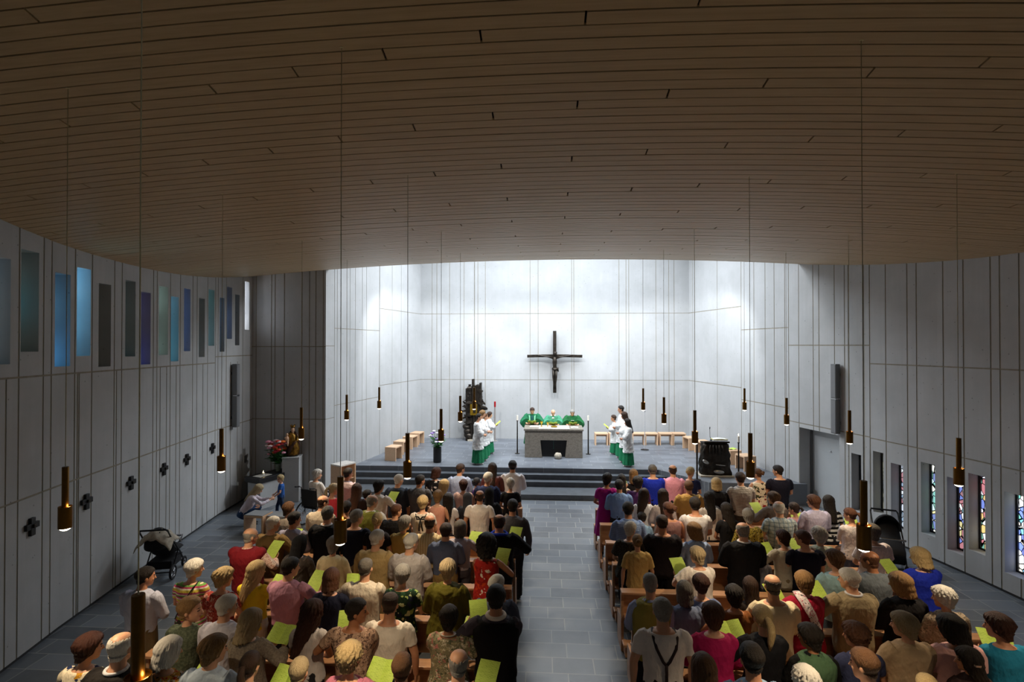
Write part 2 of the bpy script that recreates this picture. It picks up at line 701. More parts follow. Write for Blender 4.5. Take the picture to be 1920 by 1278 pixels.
# right wall with door recess and the low stained-glass windows
WINR = [(1596.6, 1615, 851, 958), (1637, 1656.6, 847, 962), (1670.6, 1693.4, 870, 993), (1727, 1753.4, 868.6, 1002), (1776, 1806, 897, 1035), (1816, 1847, 890, 1035), (1883.6, 1919, 925.6, 1079)]
GR = [('402028', '803040', '504038', '605040', '302838'), ('8a8458', 'c0bc90', '605838', '4c5060', 'a09860'), ('90a0b0', 'c8d0e0', 'a04858', '7090b0', 'e0e8f0'), ('2048a0', 'e0d080', '50b0a0', 'f0f0e0', '208060', 'c0e8f0'),
      ('2850c0', 'a02838', '188090', 'e8e8e8', '802838', 'c8b860'), ('1848b8', 'd8b020', 'f4f4f4', 'a82030', '208868', 'e0e0f0', 'd0a020'), ('1c50a8', 'f6f8ff', '20a090', '2040d0', 'e8e0d0', '40b0d0', 'f0f4ff', '3060e0')]
holesr = []
for (x0, x1, y0, y1) in WINR:
    ym = (y0 + y1) / 2
    a, b = wr.pix(x0, ym)[0], wr.pix(x1, ym)[0]
    xm = (x0 + x1) / 2
    holesr.append((a, b, wr.pix(xm, y1)[1], wr.pix(xm, y0)[1], 0.42, False))
def proj_x(p):
    d = p - CAM
    return 960 + FPX * d.dot(RGT) / d.dot(FWD)


_ds = []
for (x0, x1, y0, y1), h in zip(WINR[3:6], holesr[3:6]):
    dd = 0.05
    while proj_x(wr.at(h[0], dd)) < x0 + .70 * (x1 - x0) and dd < .6:
        dd += .005
    _ds.append(dd)
RDEP = sorted(_ds)[1]
holesr = [h[:4] + (RDEP + .02, False) for h in holesr]
print('RDEP', _ds)
dr = (wr.pix(1499, 880)[0], wr.pix(1574, 880)[0], 0.0, 2.18, 0.42, False)
seg = [wr.pix(x, 700)[0] for x in (1390, 1478, 1631)]
vg = vj(wr, [1299, 1303, 1345, 1390, 1414, 1435, 1452, 1472, 1479, 1498, 1525, 1536, 1565, 1584, 1591, 1620, 1631, 1661, 1701.5, 1719, 1769, 1807, 1858, 1875.5, 1912], 700)
hg = [(0, seg[0], 5.82), (0, seg[0], 3.06), (seg[0], seg[1], 5.02), (seg[0], seg[1], 2.66), (seg[1], seg[2], 4.5), (seg[1], seg[2], 2.3), (seg[2], wr.s[-1], 4.06), (seg[2], wr.s[-1], 2.28)]
wr.build('wall_right', 9.4, vg, hg, holesr + [dr])
for i, (h, g) in enumerate(zip(holesr, GR)):
    win_i += 1
    wn = pane(wr, h, 'window_%d' % win_i, glass_pane('stained_glass', g, [0.5, 0.9, 1.2, 1.5, 1.3, 1.6, 2.2][i], (11, 11, 8), 1.0), RDEP)
    mb = MB()
    for t0, t1, za, zb in ((h[0], h[0] + .035, h[2], h[3]), (h[1] - .035, h[1], h[2], h[3]), (h[0], h[1], h[2], h[2] + .03), (h[0], h[1], h[3] - .03, h[3])):
        pts = [wr.at(t0, RDEP - .03), wr.at(t1, RDEP - .03), wr.at(t1, RDEP + .005), wr.at(t0, RDEP + .005)]
        mb.prism([(p.x, p.y) for p in pts], za, zb)
    mb.build('window_frame', M['black'], wn)
# door leaf at the back of its recess
mb = MB()
pts = [wr.at(dr[0], 0.39), wr.at(dr[1], 0.39), wr.at(dr[1], 0.44), wr.at(dr[0], 0.44)]
mb.prism([(p.x, p.y) for p in pts], 0.0, 2.18)
door = struct(mb.build('door_1', M['door']))
mb = MB()
q = wr.at(dr[0] + (dr[1] - dr[0]) * 0.86, 0.37, 1.05)
nn = wr.n(dr[0] + 0.2)
tt = Vector((nn.y, -nn.x, 0))
mb.tube([q + nn * 0.03, q - nn * 0.03], 0.012, 10)
mb.tube([q - nn * 0.03 + tt * 0.01, q - nn * 0.03 - tt * 0.12], 0.010, 10)
mb.build('door_handle', M['chrome'], door, True)
mb = MB()
q = wr.at((dr[0] + dr[1]) / 2, 0.37, 1.62)
mb.ball(q, 0.02)
mb.build('peephole', M['chrome'], door, True)
mb = MB()
for t0, t1 in ((dr[0] + 0.005, dr[0] + 0.06), (dr[1] - 0.06, dr[1] - 0.005)):
    pts = [wr.at(t0, 0.33), wr.at(t1, 0.33), wr.at(t1, 0.389), wr.at(t0, 0.389)]
    mb.prism([(p.x, p.y) for p in pts], 0.0, 2.17)
mb.build('door_frame', M['greymetal'], door)

# floor, steps, platform
mb = MB()
mb.prism([(-9.6, -2.5), (9.0, -2.5), (9.0, 16.0), (-9.6, 16.0)], -0.1, 0.0)
struct(mb.build('floor', M['slate']))
EDGE = [(15.2, 0.0, 0.15), (16.05, 0.15, 0.30), (16.32, 0.30, 0.45)]
for y, z0, z1 in EDGE:
    mb = MB()
    mb.prism([(-6.95, y), (4.4, y), (4.4, 16.7), (-6.95, 16.7)], z0, z1)
    struct(mb.build('step', M['step'], bevel=0.006))
mb = MB()
mb.prism([(-6.9, 16.58), (3.25, 16.58), (4.36, 15.12), (7.05, 15.12), (7.05, 21.9), (-6.9, 21.9)], 0.0, 0.6)
struct(mb.build('platform', M['slate_plat']))
# slab roof over the chancel, out of sight above the wooden ceiling
mb = MB()
mb.prism([(-9.2, 15.6), (7.3, 15.6), (5.9, 22.0), (-5.8, 22.0)], 9.4, 9.6)
struct(mb.build('ceiling_chancel', M['concrete']))

# hanging wooden ceiling: slats running across the nave on a hull-shaped sweep
CC = (8.819, 0.006, -0.633, 0.008, 0.055, -0.003, -0.001, 0.0)


def ceil_z(x, y):
    return CEIL_C @ np.array([1, x, y, x * x, y * y, x * x * y, y ** 3])


_pts = np.array([(-7.738, 6.639, 6.261), (-7.865, 7.205, 6.175), (-8.03, 7.982, 6.078), (-8.187, 8.883, 6.007), (-8.417, 10.187, 6.055), (-8.787, 12.399, 6.248), (-9.056, 14.919, 6.575),
                 (8.084, 9.654, 6.083), (7.999, 10.32, 6.139), (7.878, 11.06, 6.22), (7.563, 12.54, 6.366), (7.189, 14.072, 6.592), (6.82, 15.63, 6.898),
                 (-6.84, 15.2, 6.738), (-5.407, 15.2, 6.805), (-4.038, 15.2, 6.872), (-2.209, 15.2, 6.98), (-0.018, 15.2, 7.005), (1.829, 15.2, 6.987), (3.8, 15.2, 6.951), (5.442, 15.2, 6.889),
                 (-4.639, 4.461, 6.924), (-2.038, 4.277, 6.929), (2.247, 4.404, 6.989), (-4.566, 6.612, 6.524), (-2.037, 6.434, 6.56), (2.25, 6.698, 6.661), (4.567, 6.491, 6.514), (-4.625, 8.961, 6.316), (-2.101, 8.909, 6.461), (2.218, 8.978, 6.536), (4.818, 9.139, 6.463)])
_X, _Y, _Z = _pts.T
CEIL_C = np.linalg.lstsq(np.stack([np.ones_like(_X), _X, _Y, _X * _X, _Y * _Y, _X * _X * _Y, _Y ** 3], 1), _Z, rcond=None)[0]


def wall_x(W, y):
    for a, b in zip(W[:-1], W[1:]):
        if min(a[1], b[1]) <= y <= max(a[1], b[1]):
            u = (y - a[1]) / (b[1] - a[1])
            return a[0] + u * (b[0] - a[0])
    return W[-1][0]


mb = MB()
bk = MB()
rows = []
y = 15.24
k = 0
while y > 2.4:
    dz = (ceil_z(0, y) - ceil_z(0, y - 0.12)) / 0.12
    rows.append((y - 0.118 / math.hypot(1, dz), y))
    y -= 0.131 / math.hypot(1, dz)
rnd = random.Random(4)
for k, (ya, yb) in enumerate(rows):
    xl, xr = wall_x(LW, ya) - 0.12, wall_x(RW, min(ya, 21)) + 0.12
    jx = [(0.85 * (k + 3)) % 6.8 - 13.6 + 6.8 * i for i in range(6)]
    cuts = [xl] + [j for j in jx if xl + 0.3 < j < xr - 0.3] + [xr]
    for a, b in zip(cuts[:-1], cuts[1:]):
        a2, b2 = a + 0.009, b - 0.009
        n = max(2, int((b2 - a2) / 0.55))
        jit = rnd.uniform(-0.0015, 0.0015)
        rs = []
        for i in range(n + 1):
            x = a2 + (b2 - a2) * i / n
            za, zb = ceil_z(x, ya) + jit, ceil_z(x, yb) + jit
            rs.append([Vector((x, ya, za)), Vector((x, yb, zb)), Vector((x, yb, zb + 0.026)), Vector((x, ya, za + 0.026))])
        mb.rings(rs)
struct(mb.build('ceiling', M['ceil_wood']))
NY = 40
for j in range(NY):
    y0, y1 = 2.3 + (15.25 - 2.3) * j / NY, 2.3 + (15.25 - 2.3) * (j + 1) / NY
    x0, x1 = wall_x(LW, y0) - 0.3, wall_x(RW, y0) + 0.3
    x2, x3 = wall_x(LW, y1) - 0.3, wall_x(RW, y1) + 0.3
    for i in range(16):
        u, v_ = i / 16, (i + 1) / 16
        P = [(x0 + (x1 - x0) * u, y0), (x0 + (x1 - x0) * v_, y0), (x2 + (x3 - x2) * v_, y1), (x2 + (x3 - x2) * u, y1)]
        bk.add([(a, b, ceil_z(a, b) + 0.06) for a, b in P], [(0, 1, 2, 3)])
me_o = struct(bk.build('ceiling_backing', M['gap']))
# ------------------------------------------------------------------ pendants
def make_pendant():
    root = thing('pendant_lamp', '', 'lamp')
    mb = MB()
    mb.lathe([(0.006, 0.55), (0.0255, 0.55), (0.0265, 0.545), (0.0265, 0.17), (0.020, 0.168)], n=20)
    mb.build('stem', M['brass'], root, True)
    mb = MB()      # open-topped cylinder shade
    mb.lathe([(0.049, 0.012), (0.0525, 0.0), (0.053, 0.004), (0.053, 0.194), (0.0500, 0.194), (0.0500, 0.185)], n=28)
    s = mb.build('shade', M['brass'], root, True)
    mb = MB()
    mb.lathe([(0.001, -0.026), (0.02, -0.023), (0.036, -0.014), (0.0465, 0.0), (0.0495, 0.012)], n=28)
    mb.build('lens', M['lampglow'], s)

    mb = MB()
    mb.lathe([(0.0495, 0.176), (0.0495, 0.182)], n=28)
    mb.build('glow_ring', M['lampglow_up'], s)
    return root


PEND_W = 105.0
PEND = [((258, 1349), 'nearest to the viewer, left side, hanging alone in front of the crowd'),
        ((122, 989), 'at the left wall in the second row from the viewer'),
        ((638, 1016), 'over the left pews in the second row from the viewer'),
        ((1620, 1028), 'over the right pews in the second row from the viewer'),
        ((415, 882), 'leftmost of the four in the third row from the viewer'),
        ((764, 894), 'second from left in the third row, in front of the altar steps'),
        ((1407, 894), 'third from left in the third row, right of the bronze lectern'),
        ((1798, 908), 'rightmost of the third row, by the stained glass'),
        ((565, 822), 'beside the gilded Madonna statue'),
        ((827, 826), 'just above the purple flower vase'),
        ((1303, 830), 'left of the bronze lectern, above the thin post'),
        ((1593, 830), 'under the right wall speaker, above the door'),
        ((650, 786), 'left end of the second row from the altar'),
        ((863, 789), 'overlapping the left edge of the bronze tabernacle'),
        ((1245, 793), 'right of the microphone stand, before the back wall'),
        ((1475, 795), 'right end of the second row from the altar'),
        ((711, 765), 'left end of the row nearest the altar'),
        ((889, 766), 'in front of the golden tabernacle door'),
        ((1206, 768), 'above the microphone stand right of the altar'),
        ((1396, 768), 'right end of the row nearest the altar')]
pend0 = make_pendant()
for i, ((px, py), where) in enumerate(PEND):
    p = hz(px, py, 2.85)
    lab = 'brass pendant lamp ' + where
    if i == 0:
        r = pend0
        r.location = p
        r['label'] = lab
        r['group'] = 'brass pendant lamps over the nave'
    else:
        r = copy_thing(pend0, p, 0, lab, 'brass pendant lamps over the nave')
    L = ceil_z(p.x, p.y) - p.z + 0.05 if p.y < 15.3 else 4.2
    mb = MB()
    mb.tube([(0, 0, 0.54), (0, 0, L - 0.02)], 0.0032, 6)
    mb.tube([(0, 0, L - 0.05), (0, 0, L - 0.044)], 0.02, 10)
    mb.build('cord', M['cord'], r)
    ld = bpy.data.lights.new('pendant_light', 'SPOT')
    ld.energy = PEND_W
    ld.color = (1.0, 0.78, 0.52)
    ld.spot_size = R(108)
    ld.spot_blend = 0.75
    ld.shadow_soft_size = 0.045
    lo = bpy.data.objects.new('pendant_light', ld)
    COL.objects.link(lo)
    lo.location = p + Vector((0, 0, -0.04))
    ld = bpy.data.lights.new('pendant_uplight', 'POINT')
    ld.energy = 0.3
    ld.color = (1.0, 0.6, 0.25)
    ld.shadow_soft_size = 0.01
    lo = bpy.data.objects.new('pendant_uplight', ld)
    COL.objects.link(lo)
    lo.location = p + Vector((0.037, 0, 0.2))

# the rest of the lamp grid, beside and behind the viewer, gives light only
for x, y_ in ((-4.6, 2.3), (2.2, 2.3), (4.75, 2.3), (4.75, 4.4), (-4.4, 0.1), (-2.0, 0.1), (2.2, 0.1), (4.7, 0.1)):
    ld = bpy.data.lights.new('pendant_light', 'SPOT')
    ld.energy = PEND_W
    ld.color = (1.0, 0.78, 0.52)
    ld.spot_size = R(108)
    ld.spot_blend = 0.75
    ld.shadow_soft_size = 0.045
    lo = bpy.data.objects.new('pendant_light', ld)
    COL.objects.link(lo)
    lo.location = (x, y_, 2.81)

# ------------------------------------------------------------------ pews
PITCH = 0.955
PEW0 = 11.65


def make_pew(x0, x1):
    root = thing('pew', '', 'pew')
    xm, Lx = (x0 + x1) / 2, x1 - x0
    for x in (x0 + 0.02, x1 - 0.02):
        mb = MB()
        mb.prism([(-0.06, 0.0), (0.34, 0.0), (0.34, 0.44), (0.04, 0.47), (0.0, 0.87), (-0.06, 0.87)], -0.02, 0.02)
        # drawn in (y, z): turn upright
        mb.v = [(x + c, a, b) for a, b, c in mb.v]
        mb.build('end_panel', M['pew'], root, bevel=0.006)
    mb = MB()
    mb.box((xm, 0.0, 0.67), (Lx - 0.08, 0.028, 0.38), (0.06, 0, 0))
    mb.build('backrest', M['pew'], root, bevel=0.004)
    mb = MB()
    mb.box((xm, -0.045, 0.873), (Lx, 0.16, 0.032), (0.0, 0, 0))
    mb.build('book_rail', M['pew'], root, bevel=0.006)
    mb = MB()
    mb.box((xm, 0.17, 0.445), (Lx - 0.08, 0.33, 0.035))
    mb.build('seat', M['pew'], root, bevel=0.008)
    mb = MB()
    mb.box((xm, -0.1, 0.53), (Lx - 0.08, 0.18, 0.02))
    mb.build('book_shelf', M['pew'], root, bevel=0.004)
    mb = MB()
    mb.box((xm, -0.21, 0.20), (Lx, 0.15, 0.035))
    for x in (x0 + 0.05, xm, x1 - 0.05):
        mb.box((x, -0.15, 0.10), (0.04, 0.20, 0.16))
    mb.build('kneeler', M['pew'], root, bevel=0.006)
    return root


ORD = ['first', 'second', 'third', 'fourth', 'fifth', 'sixth', 'seventh', 'eighth']
for side, x0, x1 in (('left', -5.0, -0.81), ('right', 0.80, 5.35)):
    base = make_pew(x0, x1)
    for k in range(8):
        loc = (0, PEW0 - PITCH * k, 0)
        lab = 'light wooden pew %s of the aisle, %s row from the altar' % (side, ORD[k])
        grp = 'wooden pews %s of the aisle' % side
        if k == 0:
            base.location = loc
            base['label'] = lab
            base['group'] = grp
        else:
            copy_thing(base, loc, 0, lab, grp)

# ------------------------------------------------------------------ altar and chancel furniture
PZ = 0.6
a = thing('altar', 'block altar of grey granite with a dark trapezoid recess in front', 'altar', (0.0, 18.55, PZ))
mb = MB()
W_, D_ = 1.0, 0.44
for y0, y1 in ((-D_, D_),):
    front = [(-W_, 0), (-0.40, 0), (-0.46, 0.60), (0.46, 0.60), (0.40, 0), (W_, 0), (W_ * 1.0, 0.93), (-W_ * 1.0, 0.93)]
    mb.prism(front, y0, y1)
    mb.v = [(x, c, z) for x, z, c in mb.v]
mb.build('block', M['granite'], a, bevel=0.012)
mb = MB()
mb.box((0, 0, 0.965), (2.06, 0.94, 0.07))
mb.build('table_slab', M['granite'], a, bevel=0.012)
mb = MB()
mb.box((0, 0.05, 0.30), (0.9, 0.6, 0.59))
mb.build('recess_lining', M['black'], a)
mb = MB()
mb.tube([(0.0, -0.257, 0.58), (0.0, -0.257, 0.30)], 0.006, 6)
mb.ball((0, -0.257, 0.29), 0.012)
mb.build('recess_mark', simple('teal_line', '1d6a5c', 0.5), a)

o = MB()
o.box((0, 0, 0), (1.06, 0.66, 0.012))
o = o.build('altar_cloth', M['cloth_white'], None, bevel=0.003, loc=(0.02, 18.45, PZ + 1.008))
tag(o, 'white linen cloth spread on the altar top', 'cloth')


def book(name, label, loc, hexc, size=(0.3, 0.22, 0.03), rz=0, rx=0):
    t = thing(name, label, 'book', loc, rz)
    mb = MB()
    mb.box((0, 0, size[2] * 0.5), size, (rx, 0, 0))
    mb.build('cover', simple('book_cover', hexc, 0.6), t, bevel=0.003)
    mb = MB()
    for s in (-1, 1):
        mb.box((s * size[0] * 0.24, 0, size[2] * 0.5 + 0.014), (size[0] * 0.46, size[1] * 0.94, size[2] * 0.7), (rx, s * 0.1, 0))
    mb.build('pages', M['paper'], t, bevel=0.003)
    return t


book('missal', 'open white book on the altar\'s left end', (-0.68, 18.45, PZ + 1.0), 'd8d4ca')
book('missal', 'open white book on the altar\'s right end', (0.74, 18.42, PZ + 1.0), 'e0ded8', (0.26, 0.2, 0.02))


def chalice(label, loc, s=1.0, mat='gold'):
    mb = MB()
    prof = [(0.001, 0), (0.06, 0), (0.06, 0.008), (0.02, 0.025), (0.012, 0.07), (0.022, 0.085), (0.012, 0.1), (0.03, 0.115), (0.045, 0.15), (0.047, 0.19), (0.043, 0.19), (0.038, 0.15), (0.001, 0.125)]
    mb.lathe([(r * s, z * s) for r, z in prof], n=20)
    c = mb.build('chalice', M[mat], None, True, loc=loc)
    return tag(c, label, 'chalice')


chalice('golden chalice on the altar before the left green-robed priest', (-0.42, 18.5, PZ + 1.014))
chalice('small golden chalice beside the middle priest on the altar', (-0.2, 18.55, PZ + 1.014), 0.8)
mb = MB()
mb.lathe([(0.001, 0), (0.09, 0), (0.13, 0.03), (0.135, 0.035), (0.12, 0.032), (0.001, 0.01)], n=24)
tag(mb.build('paten', M['gold'], None, True, loc=(0.02, 18.42, PZ + 1.014)), 'golden dish lying in the centre of the altar cloth', 'dish')

# pale stone bowl in the recess foot
mb = MB()
mb.lathe([(0.001, 0), (0.08, 0.0), (0.125, 0.06), (0.125, 0.13), (0.09, 0.19), (0.06, 0.2), (0.001, 0.17)], n=24)
rn = random.Random(2)
mb.v = [tuple(Vector(v) * (1 + rn.uniform(-0.04, 0.04))) for v in mb.v]
tag(mb.build('stone_bowl', M['stone'], None, True, loc=(hz(1046, 857, PZ).x, 17.98, PZ)), 'round pale stone bowl on the floor in front of the altar recess', 'bowl')


def candlestick(label, px, py, h, lit=False, z=PZ, base_r=0.09, name='candlestick'):
    p = hz(px, py, z)
    t = thing(name, label, 'candlestick', p)
    mb = MB()
    mb.lathe([(0.001, 0), (base_r, 0), (base_r, 0.012), (0.024, 0.022), (0.02, h - 0.21), (0.034, h - 0.2), (0.034, h - 0.18), (0.001, h - 0.18)], n=16)
    mb.build('stand', M['bronze'], t, True)
    mb = MB()
    mb.lathe([(0.001, h - 0.18), (0.03, h - 0.18), (0.03, h), (0.01, h + 0.004)], n=14)
    c = mb.build('candle', M['white'], t, True)
    mb = MB()
    mb.tube([(0, 0, h), (0, 0, h + 0.018)], 0.003, 5)
    mb.build('wick', M['black'], c)
    if lit:
        mb = MB()
        mb.lathe([(0.001, h + 0.012), (0.011, h + 0.028), (0.008, h + 0.05), (0.001, h + 0.075)], n=8)
        mb.build('flame', M['flame'], c, True)
    return t


candlestick('tall slim dark candlestick with white candle left of the altar', 970, 850, 1.38)
candlestick('tall slim dark candlestick with white candle right of the altar', 1103, 851, 1.38)
candlestick('dark candlestick with lit white candle right of the bronze lectern', 1385, 895, 1.22, True)

p = hz(928, 826, PZ)
t = thing('sanctuary_lamp', 'slim grey sanctuary lamp post with red glass top beside the tabernacle', 'lamp', p)
mb = MB()
mb.lathe([(0.001, 0), (0.1, 0), (0.1, 0.012), (0.032, 0.02), (0.032, 1.38), (0.001, 1.38)], n=16)
mb.build('post', simple('lamp_post_grey', '8d8580', 0.5), t, True)
mb = MB()
mb.lathe([(0.001, 1.38), (0.036, 1.38), (0.04, 1.42), (0.04, 1.6), (0.001, 1.61)], n=16)
mb.build('glass_cup', M['red'], t, True)

# crucifix on the back wall
CX0 = hy(1040, 667, 21.45)
cr = thing('crucifix', 'large dark bronze crucifix hanging on the white back wall above the altar', 'crucifix', CX0)
mb = MB()
ztop, zbot = hy(1040, 620, 21.5).z - CX0.z, hy(1040, 736, 21.5).z - CX0.z
mb.box((0, 0, (ztop + zbot) / 2), (0.14, 0.10, ztop - zbot))
mb.build('upright', M['bronze'], cr, bevel=0.012)
mb = MB()
for s in (-1, 1):
    mb.box((s * 0.6, 0, 0.0), (1.06, 0.09, 0.12), (0, s * 0.02, 0))
mb.build('crossbeam', M['bronze'], cr, bevel=0.012)
mb = MB()
for z in (-0.2, 0.2):
    mb.box((0, 0.14, z), (0.05, 0.21, 0.05))
mb.build('wall_bracket', M['bronze'], cr)
mb = MB()
mb.tube([(0, -0.1, -0.02), (0, -0.1, -0.1), (0, -0.11, -0.25), (0, -0.11, -0.4), (0.015, -0.11, -0.5), (0.0, -0.11, -0.6)], [0.03, 0.085, 0.095, 0.075, 0.085, 0.07], 12, 0.6)
for s in (-1, 1):
    mb.tube([(s * 0.07, -0.11, -0.09), (s * 0.25, -0.1, -0.03), (s * 0.48, -0.09, 0.0), (s * 0.66, -0.08, 0.03), (s * 0.73, -0.08, 0.04)], [0.04, 0.036, 0.028, 0.02, 0.012], 8)
    mb.tube([(s * 0.05, -0.11, -0.56), (s * 0.055, -0.16, -0.86), (s * 0.03, -0.11, -1.18), (s * 0.02, -0.14, -1.27)], [0.06, 0.045, 0.028, 0.018], 8)
mb.ball((0.02, -0.14, 0.1), (0.062, 0.075, 0.09))
mb.ball((0.02, -0.11, 0.12), (0.075, 0.075, 0.085))
mb.tube([(-0.1, -0.11, -0.5), (0.0, -0.13, -0.56), (0.12, -0.12, -0.52), (0.15, -0.12, -0.64)], [0.05, 0.08, 0.06, 0.02], 8)
mb.build('figure', M['bronze'], cr, 'all')

# bronze tabernacle tower on the back wall
tp = hz(888, 827, PZ)
tb = thing('tabernacle', 'tall jagged dark bronze tabernacle tower with a golden door at the back wall', 'tabernacle', (tp.x, 21.25, PZ))
rn = random.Random(11)
mb = MB()
z = 0.05
prof = [(0.0, .22), (0.3, .3), (.6, .36), (.75, .5), (1.0, .46), (1.3, .5), (1.6, .46), (1.9, .4), (2.1, .28), (2.35, .24), (2.5, .22)]
for i in range(11):
    x = -0.26 + 0.052 * i
    hgt = 2.35 + rn.uniform(-0.1, 0.22) - abs(x) * 1.0
    mb.box((x * 1.15, rn.uniform(-0.05, 0.05), hgt / 2), (0.085, rn.uniform(0.22, 0.36), hgt), (0, rn.uniform(-0.03, 0.03), 0))
mb.build('column', M['bronze'], tb, bevel=0.01)
for i in range(13):
    zz = 0.35 + i * 0.145
    wid = np.interp(zz, [q[0] for q in prof], [q[1] for q in prof])
    for s in (-1, 1):
        if rn.random() < .12:
            continue
        l = wid * rn.uniform(.72, 1.22)
        mb = MB()
        r0 = rn.uniform(0.045, 0.085)
        z0_ = zz + rn.uniform(-.05, .05)
        mb.tube([(s * 0.1, rn.uniform(-.1, .1), z0_), (s * l * 0.6, rn.uniform(-.14, .05), z0_ + rn.uniform(-.05, .05)), (s * l * .85, rn.uniform(-.12, .05), z0_ + rn.uniform(-.06, .06)), (s * l, rn.uniform(-.1, .05), z0_ + rn.uniform(-.08, .06))], [r0 * 1.4, r0 * 1.2, r0 * .8, r0 * 0.4], 7, 0.9)
        mb.build('fin', M['bronze'], tb, True)
for s, zz in ((-1, .2), (-1, .38), (-1, .55), (1, .25), (1, .5)):
    mb = MB()
    mb.ball((s * rn.uniform(.22, .34), -.04, zz), (rn.uniform(.16, .26), .16, rn.uniform(.1, .16)), 10, 7, Euler((0, rn.uniform(-.5, .5), 0)).to_matrix())
    mb.build('boulder', M['bronze'], tb, True)
mb = MB()
mb.box((0, -0.2, 1.28), (0.28, 0.08, 0.44))
d_ = mb.build('door', M['gold'], tb, bevel=0.008)
mb = MB()
mb.box((0.03, -0.25, 1.3), (0.1, 0.02, 0.3))
mb.build('door_relief', M['bronze'], d_, bevel=0.004)
mb = MB()
mb.box((0, -0.05, 0.03), (0.5, 0.34, 0.06))
mb.build('foot', M['stone'], tb, bevel=0.01)


def flower(mb_leaf, heads, c, n, rad, h, rn, fr=0.045):
    for i in range(n):
        a_, rr = rn.uniform(0, 2 * PI), rad * math.sqrt(rn.uniform(0.02, 1))
        tip = Vector((c[0] + rr * math.cos(a_), c[1] + rr * math.sin(a_), c[2] + h * rn.uniform(0.45, 1.0)))
        mb_leaf.tube([c, (Vector(c) + tip) / 2 + Vector((0, 0, 0.03)), tip], [0.006, 0.005, 0.004], 5)
        for q in range(4):
            u = rn.uniform(0.15, 0.8)
            pp = Vector(c).lerp(tip, u)
            dd = Vector((math.cos(a_ + rn.uniform(-1, 1)), math.sin(a_ + rn.uniform(-1, 1)), rn.uniform(-.2, .5)))
            mb_leaf.tube([pp, pp + dd * 0.07, pp + dd * 0.16], [0.004, 0.034, 0.003], 6, 0.15)
        heads.append((tip, fr * rn.uniform(0.75, 1.25)))


def bouquet(root, c, n, rad, h, cols, seed, fr=0.045, part='blossom'):
    rn = random.Random(seed)
    lf = MB()
    heads = []
    flower(lf, heads, c, n, rad, h, rn, fr)
    lf.build('foliage', M['leaf'], root, True)
    ms = [simple('petals', x, 0.6, 0, 0.2, 30) for x in cols]
    for i, (tip, r_) in enumerate(heads):
        mb = MB()
        for q in range(7):
            an = q * 2 * PI / 7
            dd = Vector((math.cos(an), math.sin(an), 0.35))
            mb.ball(tip + dd * r_ * 0.5, (r_ * 0.6, r_ * 0.6, r_ * 0.45), 7, 5)
        mb.ball(tip + Vector((0, 0, r_ * 0.3)), r_ * 0.5, 7, 5)
        mb.build(part, ms[i % len(ms)], root, True)


vp = hz(820, 866, PZ)
t = thing('flower_vase', 'tall dark cylinder vase with purple and white flowers on the chancel floor', 'vase', vp)
mb = MB()
mb.lathe([(0.001, 0), (0.12, 0), (0.135, 0.03), (0.135, 0.5), (0.118, 0.5), (0.112, 0.42), (0.001, 0.42)], n=24)
mb.build('vase', M['black'], t, True)
bouquet(t, (0, 0, 0.42), 26, 0.24, 0.62, ['9a7ac8', 'e9e4ee', 'b49ad8', 'f2eef2'], 5)

# microphone stand right of the altar
p = hz(1209, 843, PZ)
t = thing('microphone_stand', 'pale upright microphone stand on a dark round foot right of the servers', 'stand', p)
mb = MB()
mb.lathe([(0.001, 0), (0.15, 0), (0.15, 0.015), (0.02, 0.03)], n=24)
mb.build('foot', M['black'], t, True)
mb = MB()
mb.tube([(0, 0, 0.02), (0, 0, 0.9)], 0.014, 8)
mb.tube([(0, 0, 0.9), (0, 0, 1.42)], 0.010, 8)
mb.build('pole', simple('pale_pole', 'c8cbd0', 0.4, 0.4), t, True)
mb = MB()
mb.tube([(0, 0, 1.40), (0, -0.06, 1.46), (0, -0.2, 1.5)], [0.012, 0.014, 0.024], 10)
mb.build('microphone', simple('pale_mic', 'b8babf', 0.5), t, True)

p = hz(1307, 899, PZ)
t = thing('processional_stand', 'thin dark metal post on the platform edge left of the bronze lectern', 'stand', p)
mb = MB()
mb.lathe([(0.001, 0), (0.11, 0), (0.11, 0.012), (0.026, 0.03), (0.024, 1.16), (0.001, 1.16)], n=16)
mb.build('post', M['bronze'], t, True)
mb = MB()
mb.lathe([(0.001, 1.15), (0.042, 1.15), (0.042, 1.19), (0.001, 1.19)], n=14)
mb.build('socket', M['bronze'], t, True)

# bronze lectern
lp = hz(1343, 893, PZ)
t = thing('lectern', 'massive sculpted dark bronze lectern standing at the platform\'s right edge', 'lectern', (lp.x, lp.y + 0.15, PZ))
rn = random.Random(21)
mb = MB()
mb.box((0, 0, 0.025), (0.98, 0.52, 0.05))
mb.build('foot', M['stone'], t, bevel=0.012)
mb = MB()
rs = []
for i in range(12):
    z = 0.05 + 0.93 * i / 11
    wx = np.interp(z, [0.05, 0.3, 0.7, 0.98], [0.42, 0.42, 0.38, 0.34])
    ring = []
    for j in range(40):
        an = 2 * PI * j / 40
        ca, sa = math.cos(an), math.sin(an)
        q = 1.0 / max(abs(ca), abs(sa)) ** 0.85
        wob = 1 + 0.05 * math.sin(an * 7 + z * 9) + 0.06 * math.sin(an * 13 - z * 14) + rn.uniform(-0.03, 0.03)
        ring.append(Vector((wx * ca * q * wob, 0.2 * sa * q * wob, z)))
    rs.append(ring)
mb.rings(rs)
mb.build('body', M['bronze'], t, 'all')
for i in range(5):
    mb = MB()
    x = -0.2 + i * 0.085
    mb.tube([(x, -0.24, 0.95), (x + rn.uniform(-.02, .02), -0.27, 0.82), (x + rn.uniform(-.03, .03), -0.25, 0.66 + rn.uniform(-.04, .04))], [0.022, 0.03, 0.012], 7)
    mb.build('relief_finger', M['bronze'], t, 'all')
